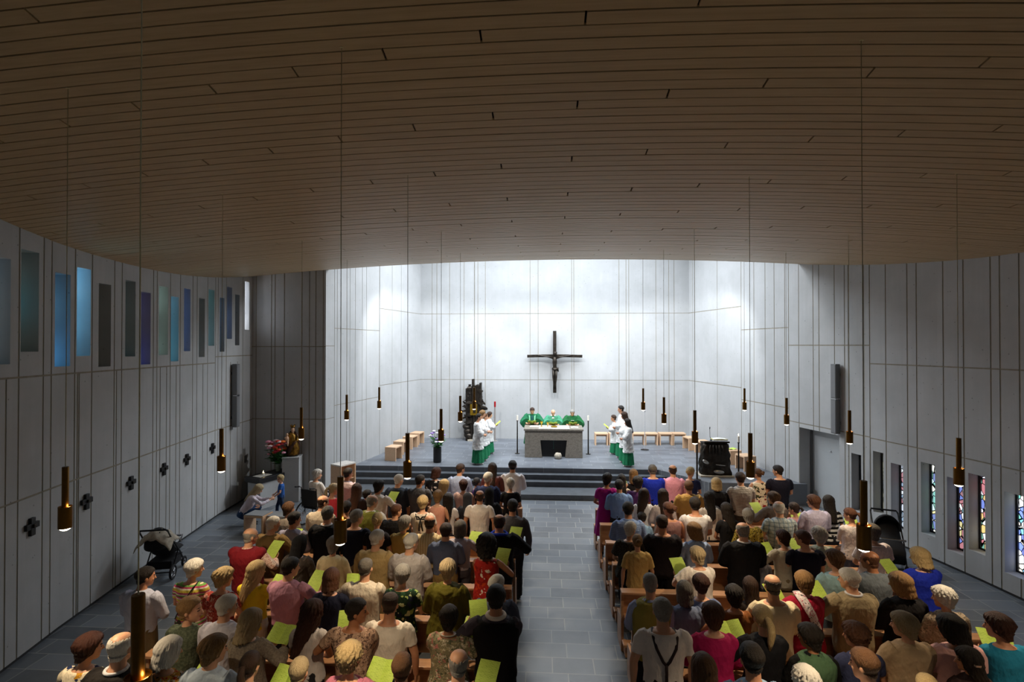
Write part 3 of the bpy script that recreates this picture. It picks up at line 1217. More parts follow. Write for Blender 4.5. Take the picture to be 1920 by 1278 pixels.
pol = simple('polished_bronze', 'b8b4ae', 0.3, 0.9)
for (x, z, sx, sz, an) in ((-0.33, 0.45, .11, .05, .5), (0.05, 0.16, .16, .06, .12), (0.1, 0.36, .15, .018, .1)):
    mb = MB()
    mb.ball((x, -0.245, z), (sx, 0.05, sz), 12, 8, Euler((0, an, 0)).to_matrix())
    mb.build('polished_boss', pol, t, 'all')
mb = MB()
mb.box((0, -0.02, 1.0), (0.74, 0.44, 0.05), (-0.15, 0, 0))
mb.build('desk', M['bronze'], t, bevel=0.012)
L0 = t.location
mb = MB()
mb.tube([(-0.02, 0.1, 0.02), (-0.06, 0.08, 0.12), (-0.07, 0.06, 0.36)], 0.007, 6)
mb.tube([(-0.07, 0.06, 0.36), (-0.075, 0.03, 0.42)], 0.013, 8)
mb.tube([(-0.02, 0.1, 0.0), (-0.02, 0.1, 0.03)], 0.035, 12)
tag(mb.build('microphone', M['black'], None, True, loc=(L0.x - 0.05, L0.y, PZ + 1.02)), 'thin gooseneck microphone on top of the bronze lectern', 'microphone')
bk_ = book('lectionary', 'open pale yellow book lying on the bronze lectern', (L0.x + 0.12, L0.y - 0.04, PZ + 1.075), 'c8c07a', (0.42, 0.28, 0.03))


# stools
def make_stool(cushion=False):
    root = thing('stool', '', 'stool')
    mb = MB()
    mb.box((0, 0, 0.44), (0.50, 0.40, 0.045))
    mb.build('seat', M['stool'], root, bevel=0.005)
    for s in (-1, 1):
        mb = MB()
        mb.box((s * 0.2275, 0, 0.209), (0.045, 0.40, 0.417))
        mb.build('side_panel', M['stool'], root, bevel=0.005)
    mb = MB()
    mb.box((0, 0.1, 0.36), (0.405, 0.03, 0.10))
    mb.build('rail', M['stool'], root, bevel=0.003)
    if cushion:
        mb = MB()
        mb.box((0, 0, 0.47), (0.47, 0.38, 0.015))
        mb.build('seat_pad', M['grey_felt'], root, bevel=0.006)
    return root


st0 = make_stool()
first = True
spots = []
for i, px in enumerate((1127, 1153, 1196, 1220, 1247, 1272)):
    q = hz(px, 833, PZ)
    spots.append((q.x, q.y, 0, 'beech stool at the back wall, number %s from the left of its row' % ORD[i].replace('first', 'one').replace('second', 'two').replace('third', 'three').replace('fourth', 'four').replace('fifth', 'five').replace('sixth', 'six')))
LBL = ['beech stool at the left chancel wall, nearest the viewer', 'beech stool at the left chancel wall, second from the viewer', 'beech stool at the left chancel wall, third from the viewer', 'beech stool at the left chancel wall, in the back corner']
for i, (px, py) in enumerate(((733, 864), (748, 852), (765, 842), (778, 834))):
    q = hz(px, py, PZ)
    spots.append((q.x + 0.02, q.y + 0.25, R(79), LBL[i]))
LBL = ['beech stool in the right back corner behind the thin post', 'beech stool at the right wall behind the bronze lectern', 'beech stool with a green song sheet behind the lit candle', 'beech stool at the right wall nearest the viewer']
for i, (px, py) in enumerate(((1295, 842), (1318, 850), (1372, 868), (1398, 880))):
    q = hz(px, py, PZ)
    spots.append((q.x, q.y, R(-78), LBL[i]))
for x, y, rz, lab in spots:
    if first:
        st0.location = (x, y, PZ)
        st0.rotation_euler = (0, 0, rz)
        st0['label'] = lab
        st0['group'] = 'beech stools in the chancel'
        first = False
    else:
        copy_thing(st0, (x, y, PZ), rz, lab, 'beech stools in the chancel')
STOOL_SHEET = (spots[-2][0], spots[-2][1], PZ + 0.4635)
q = hz(476, 1004, 0)
s1 = make_stool(True)
s1.location = (q.x, q.y + 0.2, 0)
s1.rotation_euler = (0, 0, R(-6))
s1['label'] = 'beech stool with grey seat pad, the left one of two behind the left pews'
s1['group'] = 'padded stools in the left aisle'
copy_thing(s1, (q.x + 0.56, q.y + 0.16, 0), R(-6), 'beech stool with grey seat pad, the right one of two beside the candle table', 'padded stools in the left aisle')

# wooden cabinet beside the steps
q = hy(643, 868, 14.72)
t = thing('credence_cabinet', 'tall wooden credence cabinet with open niche left of the altar steps', 'cabinet', (q.x, 14.75, 0), R(-118))
mb = MB()
H_ = q.z
mb.box((0, 0, H_ - 0.02), (0.56, 0.42, 0.04))
mb.build('top', simple('pale_top', 'ded8cf', 0.5), t, bevel=0.004)
for s in (-1, 1):
    mb = MB()
    mb.box((s * 0.26, 0, H_ / 2 - 0.02), (0.035, 0.42, H_ - 0.04))
    mb.build('side_panel', M['stool'], t, bevel=0.004)
mb = MB()
mb.box((0, -0.19, H_ / 2 - 0.02), (0.485, 0.03, H_ - 0.04))
mb.build('front_panel', M['stool'], t, bevel=0.004)
mb = MB()
mb.box((0, 0.01, H_ * 0.6), (0.485, 0.36, 0.025))
mb.build('shelf', M['stool'], t, bevel=0.004)

# statue on its pedestal, candle table, flowers
pp = hz(541, 941, 0)
PH = 1.28
t = thing('pedestal', 'plain concrete pedestal carrying the gilded statue', 'pedestal', (pp.x, pp.y + 0.22, 0), R(14))
mb = MB()
mb.box((0, 0, (PH - 0.04) / 2), (0.46, 0.46, PH - 0.04))
mb.build('shaft', M['concrete'], t, bevel=0.008)
mb = MB()
mb.box((0, 0, PH - 0.02), (0.48, 0.48, 0.04))
mb.build('cap', M['concrete'], t, bevel=0.006)
M['old_gold'] = simple('old_gilding', '8a6526', 0.42, 0.75, 0.6, 16, 0.3)
st = thing('madonna_statue', 'carved gilded statue of a crowned mother holding a child on the pedestal', 'statue', (pp.x, pp.y + 0.22, PH), R(20))
mb = MB()
rs = []
for i in range(18):
    u = i / 17
    z = 0.02 + 0.66 * u
    rx = np.interp(u, [0, .1, .5, .72, .86, .95, 1], [.15, .155, .13, .12, .13, .08, .05])
    ry = np.interp(u, [0, .1, .5, .72, .86, .95, 1], [.12, .12, .11, .1, .09, .06, .045])
    cx = 0.035 * math.sin(u * 5)
    rs.append([Vector((cx + rx * math.cos(2 * PI * j / 32) * (1 + 0.08 * math.sin(j * 2 * PI / 32 * 8 + u * 6)), ry * math.sin(2 * PI * j / 32) * (1 + 0.08 * math.sin(j * 2 * PI / 32 * 9 + u * 4)), z)) for j in range(32)])
mb.rings(rs)
mb.tube([(0.12, 0, 0.56), (0.14, -0.07, 0.45), (0.02, -0.13, 0.44)], [0.045, 0.045, 0.025], 8)
mb.tube([(-0.12, 0, 0.56), (-0.15, -0.07, 0.46), (-0.1, -0.13, 0.47)], [0.045, 0.045, 0.025], 8)
mb.build('robe', M['old_gold'], st, 'all')
mb = MB()
mb.tube([(.03, .06, .70), (.10, .05, .60), (.15, .02, .42), (.14, .03, .2), (.12, .05, .03)], [.03, .05, .06, .06, .07], 12, .8)
mb.tube([(-.03, .06, .70), (-.11, .05, .60), (-.15, .03, .40), (-.12, .05, .2), (-.11, .06, .03)], [.03, .05, .05, .05, .06], 12, .8)
mb.tube([(.15, -.02, .50), (.06, -.13, .40), (-.05, -.14, .22), (-.1, -.1, .05)], [.03, .045, .045, .03], 10, .7)
mb.build('cloak', simple('painted_cloak', '4a2f22', .45, .4, .5, 14, .2), st, 'all')
skin_w = simple('painted_wood_skin', 'd0a582', 0.5)
mb = MB()
mb.ball((0.01, -0.015, 0.76), (0.052, 0.06, 0.075))
mb.tube([(0.01, 0, 0.66), (0.01, -0.005, 0.72)], 0.03, 8)
mb.ball((0.01, -0.075, 0.755), (0.01, 0.012, 0.016), 6, 5)
h_ = mb.build('head', skin_w, st, 'all')
mb = MB()
mb.ball((0.01, 0.015, 0.765), (0.066, 0.06, 0.085))
mb.tube([(0.01, 0.05, 0.76), (0.01, 0.08, 0.6), (0.0, 0.09, 0.48)], [0.05, 0.05, 0.02], 8, 0.6)
mb.build('hair', simple('painted_hair', '4a2e16', 0.6), st, 'all')
mb = MB()
mb.lathe([(0.05, 0.82), (0.056, 0.82), (0.07, 0.88), (0.064, 0.88)], (0.01, 0, 0), 20)
for j in range(6):
    an = j * PI / 3
    mb.ball((0.01 + 0.067 * math.cos(an), 0.067 * math.sin(an), 0.895), (0.012, 0.012, 0.02), 6, 5)
mb.build('crown', M['old_gold'], st, 'all')
mb = MB()
mb.tube([(-0.13, -0.13, 0.45), (-0.13, -0.13, 0.53), (-0.13, -0.13, 0.6)], [0.05, 0.055, 0.03], 10)
mb.ball((-0.13, -0.14, 0.645), (0.036, 0.04, 0.045))
mb.tube([(-0.15, -0.14, 0.57), (-0.19, -0.18, 0.56)], [0.018, 0.012], 6)
mb.tube([(-0.11, -0.15, 0.47), (-0.1, -0.21, 0.4), (-0.1, -0.22, 0.33)], [0.026, 0.022, 0.015], 6)
mb.build('child', skin_w, st, 'all')
mb = MB()
mb.lathe([(0.001, 0), (0.16, 0), (0.16, 0.03), (0.001, 0.03)], n=20)
mb.build('plinth', M['bronze'], st)

TA = R(-14)
q = hz(482, 948, 0)
ct = thing('candle_table', 'concrete block with a black steel top for votive candles in the left corner', 'table', (-8.1, 14.4, 0), R(68))
mb = MB()
mb.box((0, 0, 0.36), (1.1, 0.5, 0.72))
mb.build('block', M['concrete'], ct, bevel=0.008)
mb = MB()
mb.box((-0.04, 0, 0.79), (1.16, 0.58, 0.14))
mb.build('top_tray', M['black'], ct, bevel=0.008)
mb = MB()
mb.box((0.34, -0.27, 0.44), (0.16, 0.06, 0.6))
mb.build('slot_box', M['black'], ct, bevel=0.004)
mb = MB()
mb.box((-0.3, -0.02, 0.864), (0.4, 0.3, 0.008))
mb.build('sand_tray', simple('pale_tray', 'a7a49c', 0.7), ct, bevel=0.003)
bpy.context.view_layer.update()
cp = ct.matrix_world @ Vector((-0.25, 0.0, 0.868))
t = thing('votive_candle', 'small lit votive candle on the black candle table', 'candle', cp)
mb = MB()
mb.lathe([(0.001, 0), (0.028, 0), (0.03, 0.06), (0.001, 0.058)], n=14)
mb.build('wax', M['white'], t, True)
mb = MB()
mb.lathe([(0.001, 0.062), (0.011, 0.075), (0.001, 0.115)], n=8)
mb.build('flame', M['flame'], t, True)
fp = ct.matrix_world @ Vector((0.26, 0.02, 0.862))
t = thing('flower_vase', 'glass vase with red, orange and pink bouquet on the candle table', 'vase', fp)
mb = MB()
mb.lathe([(0.001, 0), (0.06, 0), (0.075, 0.1), (0.085, 0.22), (0.076, 0.22), (0.05, 0.03), (0.001, 0.02)], n=20)
mb.build('vase', simple('grey_green_vase', '6a7a70', 0.25), t, True)
bouquet(t, (0, 0, 0.16), 38, 0.3, 0.74, ['c8301c', 'e8702a', 'e08fa4', 'f0d8d8', 'b01830', 'e8a0b4'], 8, 0.062)

# wall crosses, plaque, loudspeakers
for i, (px, py) in enumerate(((57, 987), (160, 940), (244, 905), (306, 879), (349, 861), (397, 840))):
    s_, z_ = wl.pix(px, py)
    q = wl.at(s_, -0.0, z_)
    n_ = wl.n(s_)
    an = math.atan2(n_.x, -n_.y) + PI
    o_ = thing('wall_cross', 'small black iron cross on the left wall, %s from the viewer' % ORD[i], 'cross', q - Vector((n_.x, n_.y, 0)) * 0.022, math.atan2(-n_.x, n_.y), 'black crosses along the left wall')
    mb = MB()
    mb.box((0, 0, 0), (0.085, 0.045, 0.26))
    mb.build('upright', M['black'], o_, bevel=0.004)
    mb = MB()
    mb.box((0, 0, 0.01), (0.25, 0.042, 0.085))
    mb.build('crossbar', M['black'], o_, bevel=0.004)
    mb = MB()
    mb.box((0, -0.035, 0.01), (0.05, 0.03, 0.05))
    mb.build('boss', M['bronze'], o_, bevel=0.006)
s_, z_ = wl.pix(460, 860)
q = wl.at(s_, -0.012, z_)
n_ = wl.n(s_)
mb = MB()
mb.box((0, 0, 0), (0.12, 0.024, 0.2))
o_ = mb.build('wall_plaque', M['greymetal'], None, bevel=0.004, loc=q)
o_.rotation_euler = (0, 0, math.atan2(-n_.x, n_.y))
tag(o_, 'small grey plaque on the left wall above the candle table', 'plaque')


def speaker(wall, px, y0, y1, label):
    s_, zt = wall.pix(px, y0)
    _, zb = wall.pix(px, y1)
    n_ = wall.n(s_)
    q = wall.at(s_, -0.11, zb)
    t = thing('column_speaker', label, 'loudspeaker', q, math.atan2(-n_.x, n_.y), 'column speakers on the side walls')
    h = zt - zb
    for z0, z1 in ((0, h * 0.495), (h * 0.505, h)):
        mb = MB()
        mb.box((0, 0, (z0 + z1) / 2), (0.17, 0.13, z1 - z0))
        c = mb.build('cabinet', M['greymetal'], t, bevel=0.012)
        mb = MB()
        mb.box((0, -0.068, (z0 + z1) / 2), (0.14, 0.008, z1 - z0 - 0.06))
        mb.build('grille', simple('speaker_grille', '77787a', 0.6, 0, 0.2, 300), c)
    mb = MB()
    mb.box((0, -0.02, h / 2), (0.15, 0.1, 0.02))
    mb.build('joint', M['chrome'], t)
    mb = MB()
    for z in (h * 0.15, h * 0.85):
        mb.box((0, 0.08, z), (0.08, 0.06, 0.08))
    mb.build('bracket', M['black'], t)


speaker(wl, 435, 682, 800, 'tall grey column speaker on the left wall below the windows')
speaker(wr, 1573, 682, 812, 'tall grey column speaker on the right wall above the door')


# pushchairs and wheelchair
def wheel(mb_t, mb_r, c, r, w, ax=Vector((1, 0, 0)), spokes=6):
    c = Vector(c)
    u = Vector((0, 0, 1))
    v = ax.cross(u).normalized()
    mb_t.tube([c + (u * math.cos(a) + v * math.sin(a)) * (r - w) for a in [2 * PI * i / 28 for i in range(28)]], w, 8, closed=True)
    mb_r.tube([c + (u * math.cos(a) + v * math.sin(a)) * (r - 2.2 * w) for a in [2 * PI * i / 28 for i in range(28)]], w * 0.45, 6, closed=True)
    for i in range(spokes):
        a = 2 * PI * i / spokes
        mb_r.tube([c, c + (u * math.cos(a) + v * math.sin(a)) * (r - 2.2 * w)], w * 0.3, 5)
    mb_r.tube([c - ax * w * 1.3, c + ax * w * 1.3], r * 0.16, 10)


def stroller(label, loc, rz, blanket=None, hood_open=0.5):
    t = thing('stroller', label, 'pushchair', loc, rz)
    for x, y, r in ((-0.26, -0.28, 0.14), (0.26, -0.28, 0.14), (-0.2, 0.36, 0.10), (0.2, 0.36, 0.10)):
        a_, b_ = MB(), MB()
        wheel(a_, b_, (x, y, r), r, 0.022)
        w_ = a_.build('wheel', M['blackcloth'], t, True)
        b_.build('rim', M['chrome'], w_, True)
    mb = MB()
    for s in (-1, 1):
        mb.tube([(s * 0.24, -0.28, 0.14), (s * 0.24, 0.0, 0.48), (s * 0.24, -0.35, 0.86), (s * 0.24, -0.46, 1.0)], 0.014, 8)
        mb.tube([(s * 0.2, 0.36, 0.12), (s * 0.22, 0.1, 0.42), (s * 0.24, 0.0, 0.48)], 0.014, 8)
    mb.tube([(-0.26, -0.28, 0.14), (0.26, -0.28, 0.14)], 0.012, 8)
    mb.tube([(-0.2, 0.36, 0.12), (0.2, 0.36, 0.12)], 0.012, 8)
    mb.build('frame', M['black'], t, True)
    mb = MB()
    mb.tube([(-0.24, -0.45, 0.99), (-0.22, -0.5, 1.03), (0.22, -0.5, 1.03), (0.24, -0.45, 0.99)], 0.018, 8)
    mb.build('handle', M['blackcloth'], t, True)
    mb = MB()     # seat tub
    rs = []
    for (y_, z_, hx, hz_) in ((-0.27, 0.86, .19, .03), (-0.2, 0.68, .21, .10), (-0.08, 0.52, .22, .12), (0.12, 0.47, .22, .11), (0.3, 0.44, .2, .07), (0.42, 0.4, .17, .03)):
        rs.append([Vector((hx * math.cos(a), y_ + 0.3 * hz_ * math.sin(a), z_ + hz_ * math.sin(a))) for a in [2 * PI * j / 16 for j in range(16)]])
    mb.rings(rs)
    mb.build('seat', M['blackcloth'], t, 'all')
    mb = MB()      # folding hood: a shell swept over the seat
    rs, rin = [], []
    for i in range(9):
        a = R(-8 + 118 * hood_open * 2 * i / 8 * 0.75)
        rr = 0.33
        mid = Vector((0, -0.2, 0.66))
        for lst, kq in ((rs, 1.0), (rin, 0.95)):
            lst.append([mid + Vector((0.245 * kq * math.cos(b), (-math.cos(a)) * rr * kq * math.sin(b) * 0.95, math.sin(a) * rr * kq * math.sin(b) + 0.02)) for b in [PI * j / 12 for j in range(13)]])
    full = [r1 + list(reversed(r2)) for r1, r2 in zip(rs, rin)]
    mb.rings(full)
    mb.build('hood', M['blackcloth'], t, 'all')
    mb = MB()
    mb.box((0, 0.02, 0.25), (0.4, 0.46, 0.16), None, (1.08, 1.06))
    mb.build('basket', M['blackcloth'], t, bevel=0.02)
    mb = MB()
    mb.tube([(-0.23, 0.1, 0.6), (-0.2, 0.27, 0.66), (0.2, 0.27, 0.66), (0.23, 0.1, 0.6)], 0.02, 8)
    mb.build('bumper_bar', M['chrome'], t, True)
    if blanket:
        mb = MB()
        n = 14
        rn = random.Random(3)
        top = []
        for i in range(n):
            for j in range(n):
                u, v = i / (n - 1) - 0.5, j / (n - 1) - 0.5
                top.append((u * 0.62, -0.28 + v * 0.5, 0.985 - 0.9 * u * u - 0.5 * v * v + 0.018 * math.sin(i * 1.7 + j) + rn.uniform(-.008, .008)))
        fs = [(i * n + j, (i + 1) * n + j, (i + 1) * n + j + 1, i * n + j + 1) for i in range(n - 1) for j in range(n - 1)]
        mb.add(top, fs)
        c = mb.build('blanket', simple('beige_blanket', blanket, 0.9, 0, 0.25, 14), t, 'all')
        sm = c.modifiers.new('thick', 'SOLIDIFY')
        sm.thickness = 0.012
    return t


q = hz(302, 1080, 0)
stroller('black pushchair with beige blanket over its hood at the left wall', (q.x, q.y + 0.1, 0), R(14), 'b5aa98')
q = hz(1672, 1066, 0)
stroller('black pushchair with silver bar parked by the right stained glass', (q.x, q.y + 0.05, 0), R(160), None, 0.6)

WCX = hz(590, 985, 0)
wc_ = thing('wheelchair', 'black wheelchair with spoked wheels at the left end of the front pews', 'wheelchair', (WCX.x, WCX.y, 0), R(-20))
for s in (-1, 1):
    a_, b_ = MB(), MB()
    wheel(a_, b_, (s * 0.3, -0.05, 0.3), 0.3, 0.016, spokes=16)
    w_ = a_.build('rear_wheel', M['blackcloth'], wc_, True)
    b_.build('rim', M['chrome'], w_, True)
    a_, b_ = MB(), MB()
    wheel(a_, b_, (s * 0.25, 0.42, 0.09), 0.09, 0.016)
    w_ = a_.build('caster', M['blackcloth'], wc_, True)
    b_.build('rim', M['chrome'], w_, True)
    mb = MB()
    mb.tube([(s * 0.24, -0.28, 1.02), (s * 0.24, -0.2, 0.98), (s * 0.24, -0.17, 0.5), (s * 0.24, 0.35, 0.48), (s * 0.24, 0.42, 0.1), (s * 0.2, 0.6, 0.08)], 0.012, 8)
    mb.tube([(s * 0.25, -0.2, 0.72), (s * 0.25, 0.2, 0.72), (s * 0.25, 0.22, 0.5)], 0.014, 8)
    mb.tube([(s * 0.3, -0.05, 0.3), (s * 0.24, -0.05, 0.5)], 0.012, 8)
    mb.build('frame', M['black'], wc_, True)
    mb = MB()
    mb.tube([(s * 0.24, -0.27, 1.015), (s * 0.24, -0.4, 1.04)], 0.02, 8)
    mb.build('push_handle', M['blackcloth'], wc_, True)
mb = MB()
mb.box((0, 0.08, 0.48), (0.46, 0.46, 0.05))
mb.build('seat', M['blackcloth'], wc_, bevel=0.012)
mb = MB()
mb.box((0, -0.2, 0.74), (0.46, 0.035, 0.42), (0.08, 0, 0))
mb.build('backrest', M['blackcloth'], wc_, bevel=0.012)
mb = MB()
mb.box((0, 0.6, 0.09), (0.4, 0.14, 0.015))
mb.build('footrest', M['black'], wc_, bevel=0.004)
# ------------------------------------------------------------------ people: shared body, clothing and hair meshes
DG = None


def remesh(mb, voxel, smooth=2):
    me = mb.mesh('raw')
    bm = bmesh.new()
    bm.from_mesh(me)
    bmesh.ops.recalc_face_normals(bm, faces=bm.faces)
    bm.to_mesh(me)
    bm.free()
    o = bpy.data.objects.new('raw', me)
    TMP.objects.link(o)
    md = o.modifiers.new('r', 'REMESH')
    md.mode = 'VOXEL'
    md.voxel_size = voxel
    md.adaptivity = 0.0
    if smooth:
        s = o.modifiers.new('s', 'SMOOTH')
        s.factor = 0.5
        s.iterations = smooth
    dg = bpy.context.evaluated_depsgraph_get()
    r = bpy.data.meshes.new_from_object(o.evaluated_get(dg))
    bpy.data.objects.remove(o)
    bpy.data.meshes.remove(me)
    r.polygons.foreach_set('use_smooth', [True] * len(r.polygons))
    return r


TMP = bpy.data.collections.new('workbench')
COL.children.link(TMP)


def getco(me):
    a = np.empty(len(me.vertices) * 3, np.float32)
    me.vertices.foreach_get('co', a)
    return a.reshape(-1, 3)


def getno(me):
    a = np.empty(len(me.vertices) * 3, np.float32)
    me.vertices.foreach_get('normal', a)
    return a.reshape(-1, 3)


def setco(me, a):
    me.vertices.foreach_set('co', a.astype(np.float32).ravel())
    me.update()


def folds(p, seed, f=1.0):
    """cloth-fold field: warped sines, mostly slanting and hanging folds"""
    rs = np.random.RandomState(seed)
    q = p + 0.035 * np.sin(p[:, [1, 2, 0]] * 9 + rs.rand(3) * 6)
    out = np.zeros(len(p))
    for i in range(7):
        d = rs.randn(3)
        d[2] *= 0.55
        d /= np.linalg.norm(d)
        k = rs.uniform(14, 42) * f
        w_ = np.sin(q @ d * k + rs.rand() * 6.28)
        out += (1 - np.abs(w_)) ** 2 * rs.uniform(0.5, 1.0)
    return out / 7 - 0.3


KIND = {
    'm': dict(S=1.0, sh=0.188, hs=1.0, tors=[(.80, .150, .112, 0), (.88, .168, .122, 0), (.98, .160, .114, 0), (1.08, .158, .112, 0), (1.18, .172, .116, -.005), (1.28, .186, .120, -.012), (1.36, .188, .108, -.018), (1.415, .150, .085, -.018), (1.455, .085, .07, -.012)], arm=1.0),
    'f': dict(S=0.945, sh=0.166, hs=1.0, tors=[(.80, .158, .118, 0), (.88, .180, .130, 0), (.98, .162, .115, 0), (1.08, .146, .105, 0), (1.18, .152, .112, .004), (1.28, .166, .118, 0), (1.36, .166, .100, -.014), (1.415, .128, .078, -.016), (1.455, .07, .06, -.012)], arm=0.88),
    'c': dict(S=0.72, sh=0.168, hs=1.22, tors=[(.80, .145, .118, 0), (.88, .155, .125, 0), (.98, .152, .12, 0), (1.08, .15, .118, 0), (1.18, .154, .115, 0), (1.28, .162, .112, -.008), (1.36, .160, .098, -.014), (1.415, .125, .075, -.014), (1.455, .07, .06, -.01)], arm=0.92),
}
HEADR = [(0.0, .026, .030, .060), (.02, .045, .055, .045), (.05, .060, .076, .028), (.085, .069, .089, .017), (.12, .0745, .097, .008), (.15, .0765, .100, .003), (.18, .073, .094, .0), (.205, .062, .078, -.002), (.222, .045, .056, -.004), (.232, .022, .028, -.006)]
HYAW = {'s': 0, 'l': 38, 'r': -38, 'd': 0, 'x': -72, 'y': 72}
HPIT = {'s': -8, 'l': -8, 'r': -8, 'd': -30, 'x': -4, 'y': -4}


def head_mat(kind, head, T):
    k = KIND[kind]
    piv = T(Vector((0, -.008, 1.475)))
    m = Matrix.Translation(piv) @ Euler((R(HPIT[head]), 0, R(HYAW[head])), 'XYZ').to_matrix().to_4x4()
    # rotation order: turn about the upright first, then nod in the turned frame
    m = Matrix.Translation(piv) @ Matrix.Rotation(R(HYAW[head]), 4, 'Z') @ Matrix.Rotation(R(HPIT[head]), 4, 'X')
    return m @ Matrix.Translation((0, 0.012, 0.035)) @ Matrix.Scale(k['hs'], 4)


def skull(z):
    z = min(max(z, 0), .232)
    zs = [h[0] for h in HEADR]
    return [float(np.interp(z, zs, [h[i] for h in HEADR])) for i in (1, 2, 3)]


POSE = {  # wrists (right side x>0 of the person), tilt, hip height/offset
    'N': dict(w=((.085, .225, 1.00), (-.085, .235, 1.01))),
    'D': dict(w=((.262, .05, .85), (-.262, .04, .85))),
    'C': dict(w=((.125, .30, 1.17), (-.125, .30, 1.17))),
    'R': dict(w=((.275, .25, 1.19), (.06, .31, 1.15))),
    'L': dict(w=((-.06, .31, 1.15), (-.275, .25, 1.19))),
    'P': dict(w=((.15, .30, 1.10), (-.15, .30, 1.10))),
    'S': dict(w=((.10, .34, .70), (-.10, .35, .71)), hip=(0, .56), tilt=4, legs='sit'),
    'K': dict(w=((.10, .56, .64), (-.06, .58, .62)), hip=(-.12, .30), tilt=30, legs='crouch'),
    'W': dict(w=((.16, .24, .98), (-.20, .22, .98)), legs='walk'),
}


def frame(pose):
    p = POSE[pose]
    hip = p.get('hip', (0, .88))
    t = R(p.get('tilt', 0))

    def T(v):
        v = Vector(v)
        y, z = v.y, v.z - .88
        return Vector((v.x, hip[0] + y * math.cos(t) + z * math.sin(t), hip[1] + z * math.cos(t) - y * math.sin(t)))
    return T


def ik(a, b, l1, l2, pole):
    d = b - a
    L = min(d.length, (l1 + l2) * 0.985)
    u = d.normalized()
    b = a + u * L
    x = (l1 * l1 - l2 * l2 + L * L) / (2 * L)
    h = math.sqrt(max(l1 * l1 - x * x, 0.0))
    p = (pole - u * pole.dot(u)).normalized()
    return a + u * x + p * h, b


def arms(kind, pose):
    k = KIND[kind]
    T = frame(pose)
    out = []
    for s, wv in ((1, POSE[pose]['w'][0]), (-1, POSE[pose]['w'][1])):
        a = T((s * k['sh'], -.012, 1.385))
        e, b = ik(a, Vector(wv), .285, .262, Vector((s * 0.75, -0.35, -0.6)))
        out.append((s, a, e, b))
    return out


def legs(kind, pose):
    k = KIND[kind]
    L = POSE[pose].get('legs', 'stand')
    r = []
    for s in (-1, 1):
        x = s * .088
        if L == 'stand':
            r.append((s, Vector((x, 0, .86)), Vector((x * 1.05, .012, .47)), Vector((x * 1.1, -.015, .075)), Vector((0, 1, 0))))
        elif L == 'sit':
            r.append((s, Vector((x, 0, .54)), Vector((x * 1.1, .42, .53)), Vector((x * 1.1, .44, .12)), Vector((0, 1, 0))))
        elif L == 'crouch':
            r.append((s, Vector((x, -.12, .30)), Vector((x * 1.3, .30, .46)), Vector((x * 1.1, .06, .08)), Vector((0, 1, 0))))
        else:
            f = s
            r.append((s, Vector((x, 0, .86)), Vector((x, .10 * f + .04, .48)), Vector((x, .2 * f - .05, .085)), Vector((0, 1, 0))))
    return r


def tors_rings(kind, T, inf=0.0, z0=.80, z1=1.455, hang=False, ext=None, n=28, minz=None):
    k = KIND[kind]
    zs = [t[0] for t in k['tors']]
    Z = [z for z in np.arange(z0, z1 + 0.001, 0.03)]
    if Z[-1] < z1 - .005:
        Z.append(z1)
    rs = []
    hm = (0, 0)
    for z in reversed(Z):
        rx, ry, cy = [float(np.interp(z, zs, [t[i] for t in k['tors']])) for i in (1, 2, 3)]
        rx += inf
        ry += inf
        if hang and z < 1.30:
            rx = max(rx, hm[0] * 0.985)
            ry = max(ry, hm[1] * 0.985)
        if z < 1.30:
            hm = (rx, ry)
        if ext:
            e = ext(z)
            rx += e
            ry += e
        rs.append([T((rx * math.copysign(abs(math.cos(a)) ** .86, math.cos(a)), cy + ry * math.copysign(abs(math.sin(a)) ** .9, math.sin(a)), z)) for a in [2 * PI * j / n for j in range(n)]])
    return rs


def add_hand(mb, s, e, b, hold):
    d = (b - e).normalized()
    if hold:
        d = (d * 0.6 + Vector((-s * 0.15, 0.45, 0.35))).normalized()
    ref = Vector((-s, 0, 0.25)) if not hold else Vector((-s * .6, 0.1, .8))
    nrm = (ref - d * ref.dot(d)).normalized()      # palm side
    side = d.cross(nrm) * s                        # thumb side
    if side.z < 0 and not hold:
        side = side * 1
    mb.tube([b - d * .01, b + d * .035, b + d * .085], [.024, .036, .037], 10, 0.42, up=side)
    for i in range(4):
        q = b + d * .082 + side * ((1.5 - i) * .0205)
        L = (.030, .034, .032, .025)[i]
        c = R(20 + i * 5)
        pts = [q]
        an = R(10)
        for sgm in range(3):
            an += c
            pts.append(pts[-1] + (d * math.cos(an) + nrm * math.sin(an)) * L * (1, .75, .6)[sgm])
        mb.tube(pts, [.0092, .0086, .008, .0066], 7)
    q = b + d * .028 + side * .030
    mb.tube([q, q + side * .022 + d * .022 + nrm * .008, q + side * .026 + d * .052 + nrm * .018, q + side * .02 + d * .072 + nrm * .026], [.012, .0105, .0095, .0075], 7)


BODY = {}


